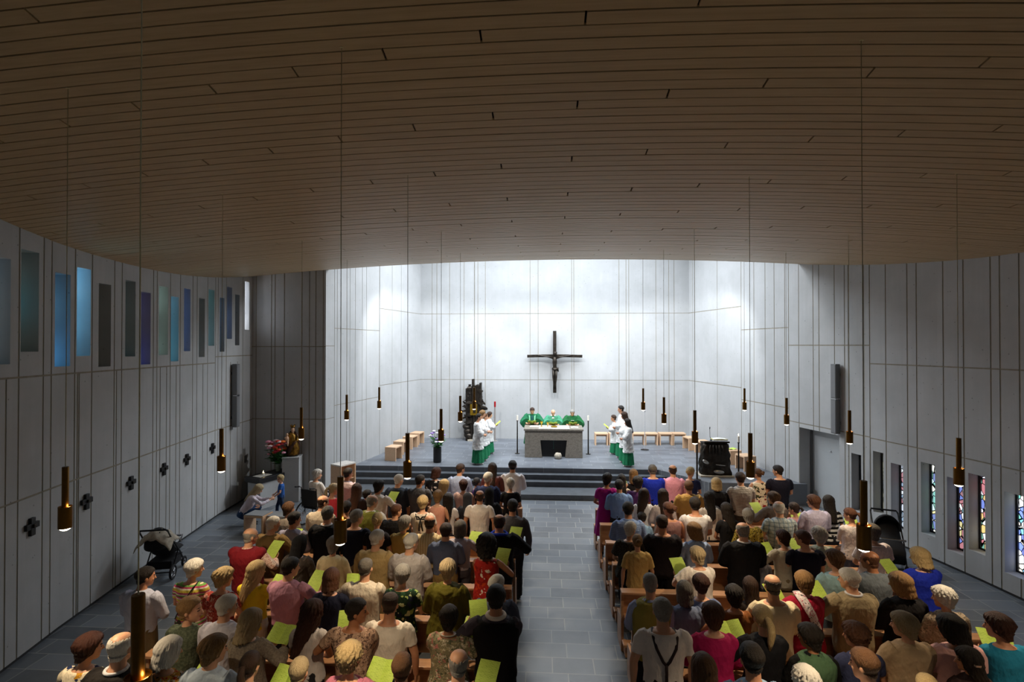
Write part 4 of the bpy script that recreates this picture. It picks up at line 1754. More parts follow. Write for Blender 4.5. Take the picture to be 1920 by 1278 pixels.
def body(kind, pose, head):
    key = (kind, pose, head)
    if key in BODY:
        return BODY[key]
    k = KIND[kind]
    T = frame(pose)
    HM = head_mat(kind, head, T)
    mb = MB()
    mb.rings(tors_rings(kind, T))
    nk = .056 if kind == 'm' else .047
    a = T((0, -.014, 1.42))
    c = HM @ Vector((0, .0, .055))
    c2 = HM @ Vector((0, -.01, .10))
    mb.tube([a, a.lerp(c, .45), c, c2], [nk * 1.35, nk, nk, nk * .9], 14)
    hr = []
    for z, rx, ry, cy in HEADR:
        hr.append([HM @ Vector((rx * math.cos(t), cy + ry * math.sin(t), z)) for t in [2 * PI * j / 24 for j in range(24)]])
    mb.rings(hr)
    P = lambda x, y, z: HM @ Vector((x, y, z))
    mb.tube([P(0, .098, .125), P(0, .112, .10), P(0, .122, .083), P(0, .106, .076)], [.009, .012, .015, .010], 8)
    for s in (-1, 1):
        mb.ball(P(s * .078, -.004, .105), (.009, .02, .031), 10, 7, HM.to_3x3().normalized() @ Euler((0.15, 0, s * -.35)).to_matrix())
        mb.ball(P(s * .03, .092, .138), (.022, .010, .007), 8, 6, HM.to_3x3().normalized())
        mb.ball(P(s * .042, .078, .085), (.018, .014, .016), 8, 6)
        mb.ball(P(s * .031, .089, .117), (.0125, .009, .009), 8, 6)
    mb.ball(P(0, .092, .052), (.024, .010, .009), 8, 6, HM.to_3x3().normalized())
    mb.ball(P(0, .085, .012), (.02, .014, .014), 8, 6)
    for s, sh, e, b in arms(kind, pose):
        q = k['arm']
        mid = e.lerp(b, .35)
        mb.tube([sh + Vector((-s * .03, 0, .0)), sh.lerp(e, .25), sh.lerp(e, .6), e, mid, b], [.058 * q, .052 * q, .046 * q, .039 * q, .040 * q, .026 * q], 12)
        add_hand(mb, s, e, b, pose in 'CRLP')
    for s, h, kn, an, fd in legs(kind, pose):
        mb.tube([h, h.lerp(kn, .4), kn, kn.lerp(an, .35), an], [.088, .080, .056, .056, .038], 14)
        mb.tube([an + Vector((0, -.03, -.035)), an + fd * .06 + Vector((0, 0, -.035)), an + fd * .13 + Vector((0, 0, -.045)), an + fd * .19 + Vector((0, 0, -.05))], [.036, .042, .040, .024], 10, .75)
        mb.tube([an, an + Vector((0, -.015, -.045))], [.038, .036], 10)
    me = remesh(mb, .0068, 2)
    co = getco(me)
    # face paint by place: brows and eyes, lips, shoes
    inv = np.array(HM.inverted())
    loc = co @ inv[:3, :3].T + inv[:3, 3]
    nf = len(me.polygons)
    ctr = np.empty(nf * 3, np.float32)
    me.polygons.foreach_get('center', ctr)
    ctr = ctr.reshape(-1, 3)
    L = ctr @ inv[:3, :3].T + inv[:3, 3]
    mi = np.zeros(nf, np.int32)
    front = L[:, 1] > .07
    mi[front & (np.abs(np.abs(L[:, 0]) - .031) < .0135) & (np.abs(L[:, 2] - .117) < .0065)] = 1
    mi[front & (np.abs(np.abs(L[:, 0]) - .031) < .020) & (np.abs(L[:, 2] - .141) < .0045)] = 1
    mi[(L[:, 1] > .083) & (np.abs(L[:, 0]) < .023) & (np.abs(L[:, 2] - .052) < .008)] = 2
    if POSE[pose].get('legs', 'stand') != 'x':
        mi[ctr[:, 2] < .085] = 3
    me.polygons.foreach_set('material_index', mi)
    setco(me, co * k['S'])
    for i in range(4):
        me.materials.append(None)
    me.name = 'body'
    BODY[key] = me
    return me


CLOTH = {}
TOPS = {  # inflate, sleeve (0..2 along arm), hem, hang, fold amplitude, collar
    'tee': (.015, .62, .86, True, .007, 0),
    'polo': (.016, .62, .88, True, .007, 1),
    'shirt': (.017, 1.86, .93, True, .009, 1),
    'roll': (.017, 1.15, .93, True, .009, 1),
    'blouse': (.020, 1.5, .84, True, .010, 0),
    'loose': (.034, .72, .84, True, .013, 0),
    'jacket': (.034, 1.9, .76, True, .009, 2),
    'cardigan': (.030, 1.88, .78, True, .010, 0),
    'coat': (.042, 1.92, .66, True, .012, 2),
    'hoodie': (.034, .75, .84, True, .012, 3),
    'anorak': (.045, 1.92, .70, True, .014, 3),
    'sweater': (.026, 1.9, .84, True, .009, 0),
    'tank': (.014, 0, .86, True, .006, 0),
    'vest': (.030, 0, .88, True, .006, 0),
    'longvest': (.040, 0, .80, True, .009, 1),
    'cape': (.052, 0, .86, True, .010, 3),
    'dress': (.018, .45, .42, True, .009, 0),
    'sundress': (.016, 0, .42, True, .009, 0),
    'habit': (.04, 1.9, .15, True, .013, 0),
    'surplice': (.040, 1.45, .52, True, .016, 0),
    'chasuble': (.060, 1.55, .30, True, .016, 1),
}


def top(kind, typ, pose):
    key = (kind, typ, pose)
    if key in CLOTH:
        return CLOTH[key]
    inf, slv, hem, hang, amp, col = TOPS[typ]
    k = KIND[kind]
    T = frame(pose)
    ext = None
    if typ in ('dress', 'sundress'):
        ext = lambda z: max(0, (.85 - z)) * .16
    elif typ in ('surplice', 'chasuble', 'habit', 'coat', 'anorak'):
        ext = lambda z: max(0, (1.15 - z)) * (.10 if typ != 'chasuble' else .14)
    elif typ == 'loose':
        ext = lambda z: max(0, (1.2 - z)) * .06
    if POSE[pose].get('legs') in ('sit', 'crouch'):
        hem = max(hem, .82)
        ext = None
    mb = MB()
    ztop = 1.44 if not col else 1.452
    if typ in ('tank', 'sundress'):
        ztop = 1.425
    mb.rings(tors_rings(kind, T, inf, hem, ztop, hang, ext))
    if slv:
        wide = {'surplice': 1.9, 'chasuble': 2.3, 'loose': 1.35, 'blouse': 1.2, 'jacket': 1.15, 'coat': 1.25, 'anorak': 1.35, 'cardigan': 1.15, 'habit': 1.4}.get(typ, 1.0)
        for s, sh, e, b in arms(kind, pose):
            q = k['arm']
            pts = [sh + Vector((-s * .05, 0, .002))]
            rr = [.064 * q + inf]
            N = 12
            for i in range(1, N + 1):
                u = slv * i / N
                p = sh.lerp(e, u) if u <= 1 else e.lerp(b, u - 1)
                r_ = np.interp(u, [0, .3, .6, 1, 1.35, 2], [.060, .054, .048, .042, .042, .030]) * q + inf * .85
                r_ *= 1 + (wide - 1) * min(1, u / max(slv, .01)) * (1 if typ in ('surplice', 'chasuble') else .6)
                pts.append(p)
                rr.append(r_)
            mb.tube(pts, rr, 14)
    if typ in ('cape',):
        for s, sh, e, b in arms(kind, pose):
            mb.ball(sh, (.09, .1, .09))
    nk = .056 if kind == 'm' else .049
    if col == 1:
        mb.tube([T((0, -.016, 1.425)), T((0, -.012, 1.475))], [nk + .034, nk + .016], 18)
    elif col == 2:
        mb.tube([T((0, -.016, 1.42)), T((0, -.016, 1.468))], [nk + .05, nk + .022], 18)
        for s in (-1, 1):   # shoulder pads square the outline
            mb.ball(T((s * k['sh'] * .85, -.014, 1.39)), (.07, .075, .045))
    elif col == 3:
        mb.tube([T((0, -.016, 1.40)), T((0, -.016, 1.47))], [nk + .06, nk + .03], 18)
        mb.ball(T((0, -.10, 1.36)), (.12, .05, .09), 16, 10)
        mb.tube([T((-.10, -.05, 1.44)), T((-.06, -.115, 1.40)), T((0, -.135, 1.375)), T((.06, -.115, 1.40)), T((.10, -.05, 1.44))], [.03, .035, .038, .035, .03], 10)
    me = remesh(mb, .0105, 3)
    co, no = getco(me), getno(me)
    z = co[:, 2]
    seed = abs(hash((kind, len(typ), ord(typ[0]), ord(pose)))) % 1000 if False else (ord(kind) * 7 + sum(map(ord, typ)) * 3 + ord(pose)) % 997
    fade = np.clip((1.47 - z) / .12, .25, 1) if POSE[pose].get('tilt', 0) == 0 else 1.0
    low = 1 + np.clip((1.1 - z) / .35, 0, 1) * .8
    d = folds(co, seed) * amp * 2.0 * fade * low
    d += .004 * np.sin(co[:, 0] * 33 + seed) * np.clip((1.15 - z) / .3, 0, 1)
    setco(me, (co + no * d[:, None]) * k['S'])
    me.materials.append(None)
    me.name = typ
    CLOTH[key] = me
    return me


def bottom(kind, typ, pose):
    key = (kind, typ, pose)
    if key in CLOTH:
        return CLOTH[key]
    k = KIND[kind]
    T = frame(pose)
    mb = MB()
    if typ in ('skirt', 'cassock'):
        hemz = .45 if typ == 'skirt' else .07
        rs = []
        for i in range(14):
            u = i / 13
            z = 1.0 + (hemz - 1.0) * u
            rx = .175 + .012 + .075 * u
            ry = .130 + .012 + .085 * u
            rs.append([Vector((rx * math.cos(a) * (1 + .06 * u * math.sin(a * 9)), ry * math.sin(a) * (1 + .06 * u * math.sin(a * 9)), z)) for a in [2 * PI * j / 54 for j in range(54)]])
        mb.rings(rs)
    else:
        r_ = tors_rings(kind, T, .013, .80, 1.0 if POSE[pose].get('tilt', 0) < 20 else .98)
        mb.rings(r_)
        for s, h, kn, an, fd in legs(kind, pose):
            q = .93 if kind != 'm' else 1.0
            end = an + Vector((0, 0, -.015))
            mb.tube([h + Vector((0, 0, .03)), h.lerp(kn, .35), h.lerp(kn, .7), kn, kn.lerp(an, .4), end], [.100 * q, .098 * q, .082 * q, .072 * q, .070 * q, .064 * q], 16)
    me = remesh(mb, .0125, 3)
    co, no = getco(me), getno(me)
    d = folds(co, len(typ) + ord(kind)) * .012
    setco(me, (co + no * d[:, None]) * k['S'])
    me.materials.append(None)
    me.name = typ
    CLOTH[key] = me
    return me


HAIR = {}
# hairline heights in head space for azimuth 0 (front) .. 180 (nape): list of (deg, z), thickness, hanging?, top opening
HST = {
    'short': dict(lim=[(0, .188), (45, .176), (70, .135), (85, .10), (100, .075), (130, .04), (180, .03)], th=.014, hang=0, amp=.05),
    'buzz': dict(lim=[(0, .192), (45, .18), (70, .14), (85, .11), (100, .085), (130, .05), (180, .04)], th=.006, hang=0, amp=.02),
    'full': dict(lim=[(0, .175), (45, .165), (70, .115), (85, .07), (100, .04), (130, .002), (180, -.012)], th=.024, hang=0, amp=.13),
    'curly': dict(lim=[(0, .172), (45, .155), (70, .10), (85, .07), (100, .04), (130, .01), (180, .0)], th=.032, hang=0.0, amp=.12),
    'afro': dict(lim=[(0, .165), (45, .14), (70, .08), (85, .04), (100, .0), (130, -.05), (180, -.06)], th=.055, hang=0.7, amp=.08),
    'bob': dict(lim=[(0, .172), (40, .15), (58, .05), (80, -.005), (120, -.02), (180, -.03)], th=.026, hang=1, amp=.05),
    'pixie': dict(lim=[(0, .178), (45, .16), (70, .11), (85, .075), (100, .05), (130, .02), (180, .008)], th=.022, hang=0, amp=.12),
    'lob': dict(lim=[(0, .172), (40, .14), (58, .0), (80, -.06), (120, -.09), (180, -.10)], th=.028, hang=1, amp=.07),
    'long': dict(lim=[(0, .172), (40, .14), (58, .02), (80, -.07), (105, -.16), (130, -.27), (180, -.30)], th=.026, hang=1, amp=.07),
    'wavy': dict(lim=[(0, .172), (40, .14), (58, .0), (80, -.10), (105, -.2), (130, -.33), (180, -.36)], th=.036, hang=1, amp=.1),
    'ring': dict(lim=[(62, .12), (85, .09), (100, .07), (130, .035), (180, .03)], top=[(62, .14), (90, .17), (130, .175), (180, .165)], th=.005, hang=0, amp=.05),
    'thin': dict(lim=[(62, .12), (85, .09), (100, .07), (130, .035), (180, .03)], top=[(62, .165), (90, .195), (130, .205), (180, .20)], th=.005, hang=0, amp=.05),
    'tail': dict(lim=[(0, .178), (45, .165), (70, .12), (85, .10), (100, .085), (130, .05), (180, .04)], th=.014, hang=0, amp=.04, extra='tail'),
    'bun': dict(lim=[(0, .178), (45, .165), (70, .12), (85, .10), (100, .085), (130, .05), (180, .04)], th=.015, hang=0, amp=.05, extra='bun'),
    'veil': dict(lim=[(0, .185), (40, .17), (58, .0), (80, -.09), (110, -.14), (180, -.36)], th=.024, hang=1.15, amp=.02),
}


def hair(kind, style, head, pose):
    T = frame(pose)
    tk = POSE[pose].get('tilt', 0), POSE[pose].get('hip')
    key = (kind, style, head, tk)
    if key in HAIR:
        return HAIR[key]
    h = HST[style]
    k = KIND[kind]
    HM = head_mat(kind, head, T)
    rs = np.random.RandomState((sum(map(ord, style + head + kind)) * 13) % 9973)
    az0 = h['lim'][0][0]
    full = az0 == 0
    NA, NTm = 84, 30
    A = np.linspace(-180, 180, NA, endpoint=False) if full else np.linspace(az0, 360 - az0, NA)
    ph = rs.rand(8) * 6.28

    def surf(a, z, inner, u=0.0):
        ad = abs(((a + 180) % 360) - 180)
        zz = min(max(z, 0.0), .2315)
        rx, ry, cy = skull(zz)
        dome = 1.0
        if full and not inner and z > .14:
            rx, ry, cy = skull(.14)
            dome = math.sqrt(max(0.0, 1 - ((z - .14) / .0935) ** 2))
        if z > .12 or not h['hang']:
            if z < .07 and not h['hang']:     # nape follows the neck
                f = (z - .07) / .09
                rx, ry, cy = np.interp(z, [-.02, .03, .07], [.055, .060, .070]), np.interp(z, [-.02, .03, .07], [.055, .064, .080]), np.interp(z, [-.02, .03, .07], [-.016, -.004, .008])
        else:
            r0 = skull(.12)
            d = .12 - z
            sp = 1 + .25 * h['hang'] * min(d, .18) - max(0, d - .18) * .9
            rx, ry, cy = r0[0] * sp, r0[1] * (1 + .12 * h['hang'] * min(d, .15)), r0[2] - .03 * min(1, d / .2)
            if d > .15:
                ry *= max(.42, 1 - (d - .15) * 2.2)
                cy -= (d - .15) * .28
        th = h['th']
        t = R(a)
        if inner:
            o = -.006 if z > .06 or not h['hang'] else -min(.03, .006 + (.06 - z) * .2)
        else:
            s_ = math.sin(a * .31 + 3 * math.sin(z * 22 + ph[0]) + ph[1]) * .5 + math.sin(a * .17 * 3 + z * 30 + ph[2]) * .35 + math.sin(a * .9 + z * 9 + ph[3]) * .3
            if style in ('curly', 'afro', 'wavy'):
                s_ += math.sin(a * .22 + z * 75 + ph[4]) * .9 * math.sin(z * 60 + a * .05 + ph[5])
            if full:
                s_ *= min(1.0, max(0.0, (.2318 - z) / .035))
            o = th * (1 + (0.25 if ad > 100 else 0) * (1 if z > .06 else 0)) + s_ * th * h['amp'] * 2.6
        # azimuth 0 is the face (+y)
        if not inner:
            fq, am = {'curly': (16, .016), 'afro': (18, .014), 'full': (13, .007), 'pixie': (18, .008), 'wavy': (12, .012), 'short': (16, .004), 'lob': (10, .007), 'long': (10, .006), 'bob': (10, .004)}.get(style, (12, .002))
            o += am * mnoise.noise(Vector((math.sin(t) * rx * fq * 9, math.cos(t) * ry * fq * 9, z * fq * (9 if style in ('curly', 'afro') else 3.5) + ph[6])))
        if not inner and (not h['hang'] or ad < 50):
            q = min(1.0, max(0.0, (u - .62) / .38))
            o *= 1 - (.5 if style in ('full', 'curly') and ad > 80 else .72) * q * q * (3 - 2 * q)
        X_, Y_ = (rx + o) * dome, (ry + o) * dome
        if dome < 1.0:
            kx, ky, kc = skull(zz)
            X_, Y_ = max(X_, kx + min(o, .006)), max(Y_, ky + min(o, .006))
        return Vector((X_ * math.sin(t), cy + Y_ * math.cos(t), z))
    outer, innr = [], []
    for a in A:
        ad = abs(((a + 180) % 360) - 180)
        zl = float(np.interp(ad, [q[0] for q in h['lim']], [q[1] for q in h['lim']]))
        zl += rs.uniform(-.006, .006) * (1 + 2 * (h['hang'] > 0))
        zt = .2318 if full else float(np.interp(ad, [q[0] for q in h['top']], [q[1] for q in h['top']]))
        if not full:
            zt += rs.uniform(-.012, .008)
        co, ci = [], []
        for i in range(NTm):
            u = i / (NTm - 1)
            g = u
            if full:
                g = u ** 1.5 if zl > 0 else u ** 1.35
            z = zt + (zl - zt) * g
            v = surf(a, z, False, u)
            w_ = surf(a, z, True)
            if i == NTm - 1:
                v = v.lerp(w_, .65)
            if full:
                v.z += h['th'] * 1.1 * max(0, (z - .14) / .092)
            co.append(v)
            ci.append(w_)
        outer.append(co)
        innr.append(ci)
    mb = MB()
    rings = [co + list(reversed(ci)) for co, ci in zip(outer, innr)]
    # strips around the head: each azimuth column is one ring of the closed shell
    n = len(rings[0])
    vs = [HM @ p for r_ in rings for p in r_]
    fs = []
    m = len(rings)
    for i in range(m if full else m - 1):
        b_, c_ = i * n, ((i + 1) % m) * n
        for j in range(n - (1 if full else 0)):
            q = (j + 1) % n
            fs.append((b_ + j, b_ + q, c_ + q, c_ + j))
    if full:
        top_ = len(vs)
        vs.append(HM @ Vector((0, .004, .2335 + h['th'] * 1.13)))
        for i in range(m):
            fs.append((i * n, ((i + 1) % m) * n, top_))
    mb.add(vs, fs)
    ex = h.get('extra')
    if ex == 'tail':
        p = lambda x, y, z: HM @ Vector((x, y, z))
        mb.tube([p(0, -.09, .15), p(0, -.135, .15), p(0.01, -.165, .10), p(.015, -.16, .02), p(.005, -.145, -.07), p(0, -.13, -.15)], [.02, .028, .034, .036, .028, .008], 12)
    elif ex == 'bun':
        mb.ball(HM @ Vector((0, -.115, .135)), (.05, .04, .045), 16, 10, HM.to_3x3().normalized())
        mb.tube([HM @ Vector((.035 * math.cos(t), -.13 - .01 * math.sin(2 * t), .135 + .035 * math.sin(t))) for t in np.linspace(0, 5.5, 12)], .017, 8)
    me = mb.mesh('hair')
    bm = bmesh.new()
    bm.from_mesh(me)
    bmesh.ops.recalc_face_normals(bm, faces=bm.faces)
    bm.to_mesh(me)
    bm.free()
    co = getco(me)
    setco(me, co * k['S'])
    me.polygons.foreach_set('use_smooth', [True] * len(me.polygons))
    me.materials.append(None)
    HAIR[key] = me
    return me


# ---- cloth, skin and hair materials
def fabric_bump(t, v, s=0.25):
    f = t.noise(v, 260, 2)
    w_ = t.noise(t.coord((1.5, 1.5, 0.7), (0.5, 0.2, 0)), 16, 2, .5)
    mm = t.new('ShaderNodeMath', operation='MULTIPLY_ADD')
    t.link(f, mm.inputs[0])
    mm.inputs[1].default_value = .06
    t.link(w_, mm.inputs[2])
    t.bump(mm.outputs[0], .55, 0.03)


FAB = {}


def fabric(code):
    if code in FAB:
        return FAB[code]
    kind, cols = code.split('#', 1)
    cols = cols.split('#')
    t = NT('fabric_' + (kind or 'plain'))
    v = t.coord((1, 1, 1))
    L = [lin(c) for c in cols]
    f = t.noise(v, 7, 3)
    shade = t.ramp(f, [(0.3, (.86, .86, .86, 1)), (0.7, (1, 1, 1, 1))])
    if kind in ('', 'leather'):
        c = L[0]
    elif kind == 'no':          # mottled
        nz = t.noise(v, 55, 4, .7)
        c = t.ramp(nz, [(0.38, L[0]), (0.60, L[1])])
    elif kind in ('hs', 'vs'):  # stripes: one cycle of the colours per 11 cm (4 cm upright)
        sx = t.new('ShaderNodeSeparateXYZ')
        t.link(v, sx.inputs[0])
        mm = t.new('ShaderNodeMath', operation='MULTIPLY')
        mm.inputs[1].default_value = (8.5 if len(cols) > 2 else 11) if kind == 'hs' else 26
        t.link(sx.outputs[2 if kind == 'hs' else 0], mm.inputs[0])
        fr = t.new('ShaderNodeMath', operation='FRACT')
        t.link(mm.outputs[0], fr.inputs[0])
        n = len(L)
        c = t.ramp(fr.outputs[0], [(i / n, x) for i, x in enumerate(L)], True)
    elif kind == 'fine':        # fine level stripes
        sx = t.new('ShaderNodeSeparateXYZ')
        t.link(v, sx.inputs[0])
        mm = t.new('ShaderNodeMath', operation='MULTIPLY')
        mm.inputs[1].default_value = 30
        t.link(sx.outputs[2], mm.inputs[0])
        fr = t.new('ShaderNodeMath', operation='FRACT')
        t.link(mm.outputs[0], fr.inputs[0])
        c = t.ramp(fr.outputs[0], [(0, L[0]), (.55, L[1])], True)
    elif kind == 'pl':          # plaid
        sx = t.new('ShaderNodeSeparateXYZ')
        t.link(v, sx.inputs[0])
        outs = []
        for ch in (0, 2):
            mm = t.new('ShaderNodeMath', operation='MULTIPLY')
            mm.inputs[1].default_value = 15
            t.link(sx.outputs[ch], mm.inputs[0])
            fr = t.new('ShaderNodeMath', operation='FRACT')
            t.link(mm.outputs[0], fr.inputs[0])
            outs.append(t.ramp(fr.outputs[0], [(0, (1, 1, 1, 1)), (.25, (0, 0, 0, 1))], True))
        c = t.mix(outs[0], L[0], L[1])
        c = t.mix(t.mix(0.6, (0, 0, 0, 1), outs[1]), c, L[-1])
    else:                       # 'fl' / 'fs': scattered flowers or leaves, large or small
        sc = 17 if kind == 'fl' else 34
        dn = t.new('ShaderNodeTexNoise')
        dn.inputs['Scale'].default_value = sc * .9
        t.link(v, dn.inputs['Vector'])
        wv = t.mix(0.12, v, dn.outputs['Color'])
        vo = t.new('ShaderNodeTexVoronoi')
        vo.inputs['Scale'].default_value = sc
        t.link(wv, vo.inputs['Vector'])
        sp = t.new('ShaderNodeSeparateColor')
        t.link(vo.outputs['Color'], sp.inputs[0])
        n = len(L)
        blot = t.ramp(sp.outputs[0], [(i / n, x) for i, x in enumerate(L)], True)
        mask = t.ramp(vo.outputs['Distance'], [(0.0, (1, 1, 1, 1)), (0.52, (1, 1, 1, 1)), (0.56, (0, 0, 0, 1))])
        c = t.mix(mask, L[0], blot)
    if isinstance(c, tuple):
        c = t.mix(1.0, c, shade, 'MULTIPLY')
    else:
        c = t.mix(1.0, c, shade, 'MULTIPLY')
    t.base(c).set(.42 if kind == 'leather' else .85, spec=.25)
    fabric_bump(t, v)
    FAB[code] = t.mat
    return t.mat


HCOL = {'k': ('17130f', '2b221b'), 'd': ('2c1d13', '463022'), 'b': ('4c331f', '6b4a2e'), 'a': ('472a1c', '6c4630'), 'r': ('33190f', '4e2c20'), 'g': ('74542f', '9c7a4e'),
        'y': ('a2865a', 'd2ba88'), 's': ('a08a66', 'c8b48c'), 'w': ('cfc9bd', 'efeae0'), 'e': ('77736d', 'a8a49c'), 'p': ('48423b', '7c766d'), 'v': ('141416', '1e1e22'), 'V': ('3c3e44', '4a4c52')}
HM_ = {}


def hair_mat(c):
    if c not in HM_:
        t = NT('hair')
        v = t.coord((55, 55, 7))
        f = t.noise(v, 3.0, 4, .65)
        t.base(t.ramp(f, [(.3, lin(HCOL[c][0])), (.7, lin(HCOL[c][1]))])).set(.5 if c not in 'vV' else .9, spec=.35)
        t.bump(f, 1.0, .012)
        HM_[c] = t.mat
    return HM_[c]


SKIN = {}


def skin_mat(tone):
    if tone not in SKIN:
        hexc = {'1': 'd9a482', '2': 'c98f6c', '3': 'a66f4c', '4': '5f3b27'}[tone]
        t = NT('skin')
        v = t.coord((1, 1, 1))
        f = t.noise(v, 14, 4)
        c = lin(hexc)
        t.base(t.ramp(f, [(.3, tuple(x * .9 for x in c[:3]) + (1,)), (.7, c)])).set(.5)
        t.b.inputs['Subsurface Weight'].default_value = .08
        t.b.inputs['Subsurface Radius'].default_value = (.02, .008, .005)
        SKIN[tone] = t.mat
    return SKIN[tone]


M['eye'] = simple('brows_and_eyes', '2a1d16', .4)
M['lip'] = simple('lips', 'a8584c', .5)
M['shoe'] = simple('dark_shoe', '1c1a19', .5)
M['white_shoe'] = simple('white_sneaker', 'e6e4de', .6)


def child(name, me, parent, mats):
    o = bpy.data.objects.new(name, me)
    COL.objects.link(o)
    o.parent = parent
    for i, m in enumerate(mats):
        o.material_slots[i].link = 'OBJECT'
        o.material_slots[i].material = m
    return o


PARTNAME = {'tee': 't_shirt', 'polo': 'polo_shirt', 'roll': 'shirt', 'loose': 'blouse', 'sundress': 'dress', 'longvest': 'vest', 'hoodie': 'hooded_top', 'tank': 'sleeveless_top'}


# ---- the green song sheets
def sheet_mat():
    t = NT('green_song_sheet')
    v = t.coord((1, 1, 1))
    br = t.new('ShaderNodeTexBrick')
    br.offset = .43
    br.inputs['Color1'].default_value = lin('8fae3a')
    br.inputs['Color2'].default_value = lin('b4cf55')
    br.inputs['Mortar'].default_value = lin('bcd85c')
    br.inputs['Scale'].default_value = 1
    br.inputs['Brick Width'].default_value = .034
    br.inputs['Row Height'].default_value = .011
    br.inputs['Mortar Size'].default_value = .0035
    br.inputs['Mortar Smooth'].default_value = .4
    t.link(v, br.inputs['Vector'])
    ti = t.new('ShaderNodeTexCoord')
    t.base(br.outputs['Color']).set(.7)
    return t.mat


M['sheet'] = sheet_mat()
mb = MB()
for s in (-1, 1):
    n = 6
    rows_ = []
    for i in range(n + 1):
        u = i / n
        x = s * .148 * u
        y = .03 * math.sin(u * 2.2)
        rows_.append([Vector((x, -.105, y)), Vector((x, .105, y + .004)), Vector((x, .105, y + .006)), Vector((x, -.105, y + .002))])
    mb.rings(rows_)
SHEET = mb.mesh('song_sheet')
SHEET.materials.append(M['sheet'])
mb = MB()
rows_ = []
for i in range(9):
    u = i / 8
    y = -.15 + .30 * u
    z = .02 * math.sin(u * 2.6)
    rows_.append([Vector((-.104, y, z)), Vector((.104, y, z + .002)), Vector((.104, y, z + .004)), Vector((-.104, y, z + .002))])
mb.rings(rows_)
SHEET1 = mb.mesh('song_sheet')
SHEET1.materials.append(M['sheet'])


def person(loc, kind, pose, head, hstyle, hcol, tops, bot, who, extra, height, wd=1.0, rz=0.0, group=None, tone='1', sheet=None, shoes=False):
    base = {'m': 1.745, 'f': 1.65, 'c': 1.30}[kind] + (.02 if pose in 'NCRLDPW' else 0)
    if pose in 'SK':
        sc = height
    else:
        sc = height / base
    lab = who + (' ' + extra if extra else '')
    root = thing('person', lab, 'person', loc, rz, group, (sc * wd, sc * (wd * .5 + .5), sc))
    shoe = M['shoe']
    child('body', body(kind, pose, head), root, [skin_mat(tone), M['eye'], M['lip'], shoe])
    if hstyle:
        child('veil' if hstyle == 'veil' else 'hair', hair(kind, hstyle, head, pose), root, [hair_mat(hcol)])
    if bot:
        bt = 'skirt' if bot[0] == 's' else ('cassock' if bot[0] == 'c' else 'trousers')
        child(bt, bottom(kind, bt, pose), root, [fabric(bot[1:])])
    for typ, code in tops:
        child(PARTNAME.get(typ, typ), top(kind, typ, pose), root, [fabric(code)])
    if shoes:
        for s, h, kn, an, fd in legs(kind, pose):
            mb = MB()
            an = an * KIND[kind]['S']
            S_ = KIND[kind]['S']
            mb.tube([an + Vector((0, -.05, -.035)) * S_, an + (fd * .05 + Vector((0, 0, -.03))) * S_, an + (fd * .13 + Vector((0, 0, -.042))) * S_, an + (fd * .205 + Vector((0, 0, -.052))) * S_], [.04 * S_, .05 * S_, .047 * S_, .026 * S_], 12, .72)
            mb.build('shoe', M['white_shoe'], root, 'all')
    if pose in 'CRLP' and sheet is not None:
        S_ = KIND[kind]['S'] * sc
        off = {'C': (0, .40, 1.255), 'R': (.20, .375, 1.29), 'L': (-.20, .375, 1.29), 'P': (0, .40, 1.17)}[pose]
        v = Vector((off[0] * wd, off[1], off[2])) * S_
        v = Matrix.Rotation(rz, 3, 'Z') @ v
        single = sheet == 1
        o = bpy.data.objects.new('song_sheet', SHEET1 if single else SHEET)
        COL.objects.link(o)
        o.location = Vector(loc) + v
        yaw = {'C': 0, 'R': R(-14), 'L': R(14), 'P': 0}[pose]
        o.rotation_euler = (R(38), 0, rz + yaw)
        tag(o, ' '.join(('green song sheet held by the ' + who).split()[:16]), 'song sheet', 'green song sheets')
    return root
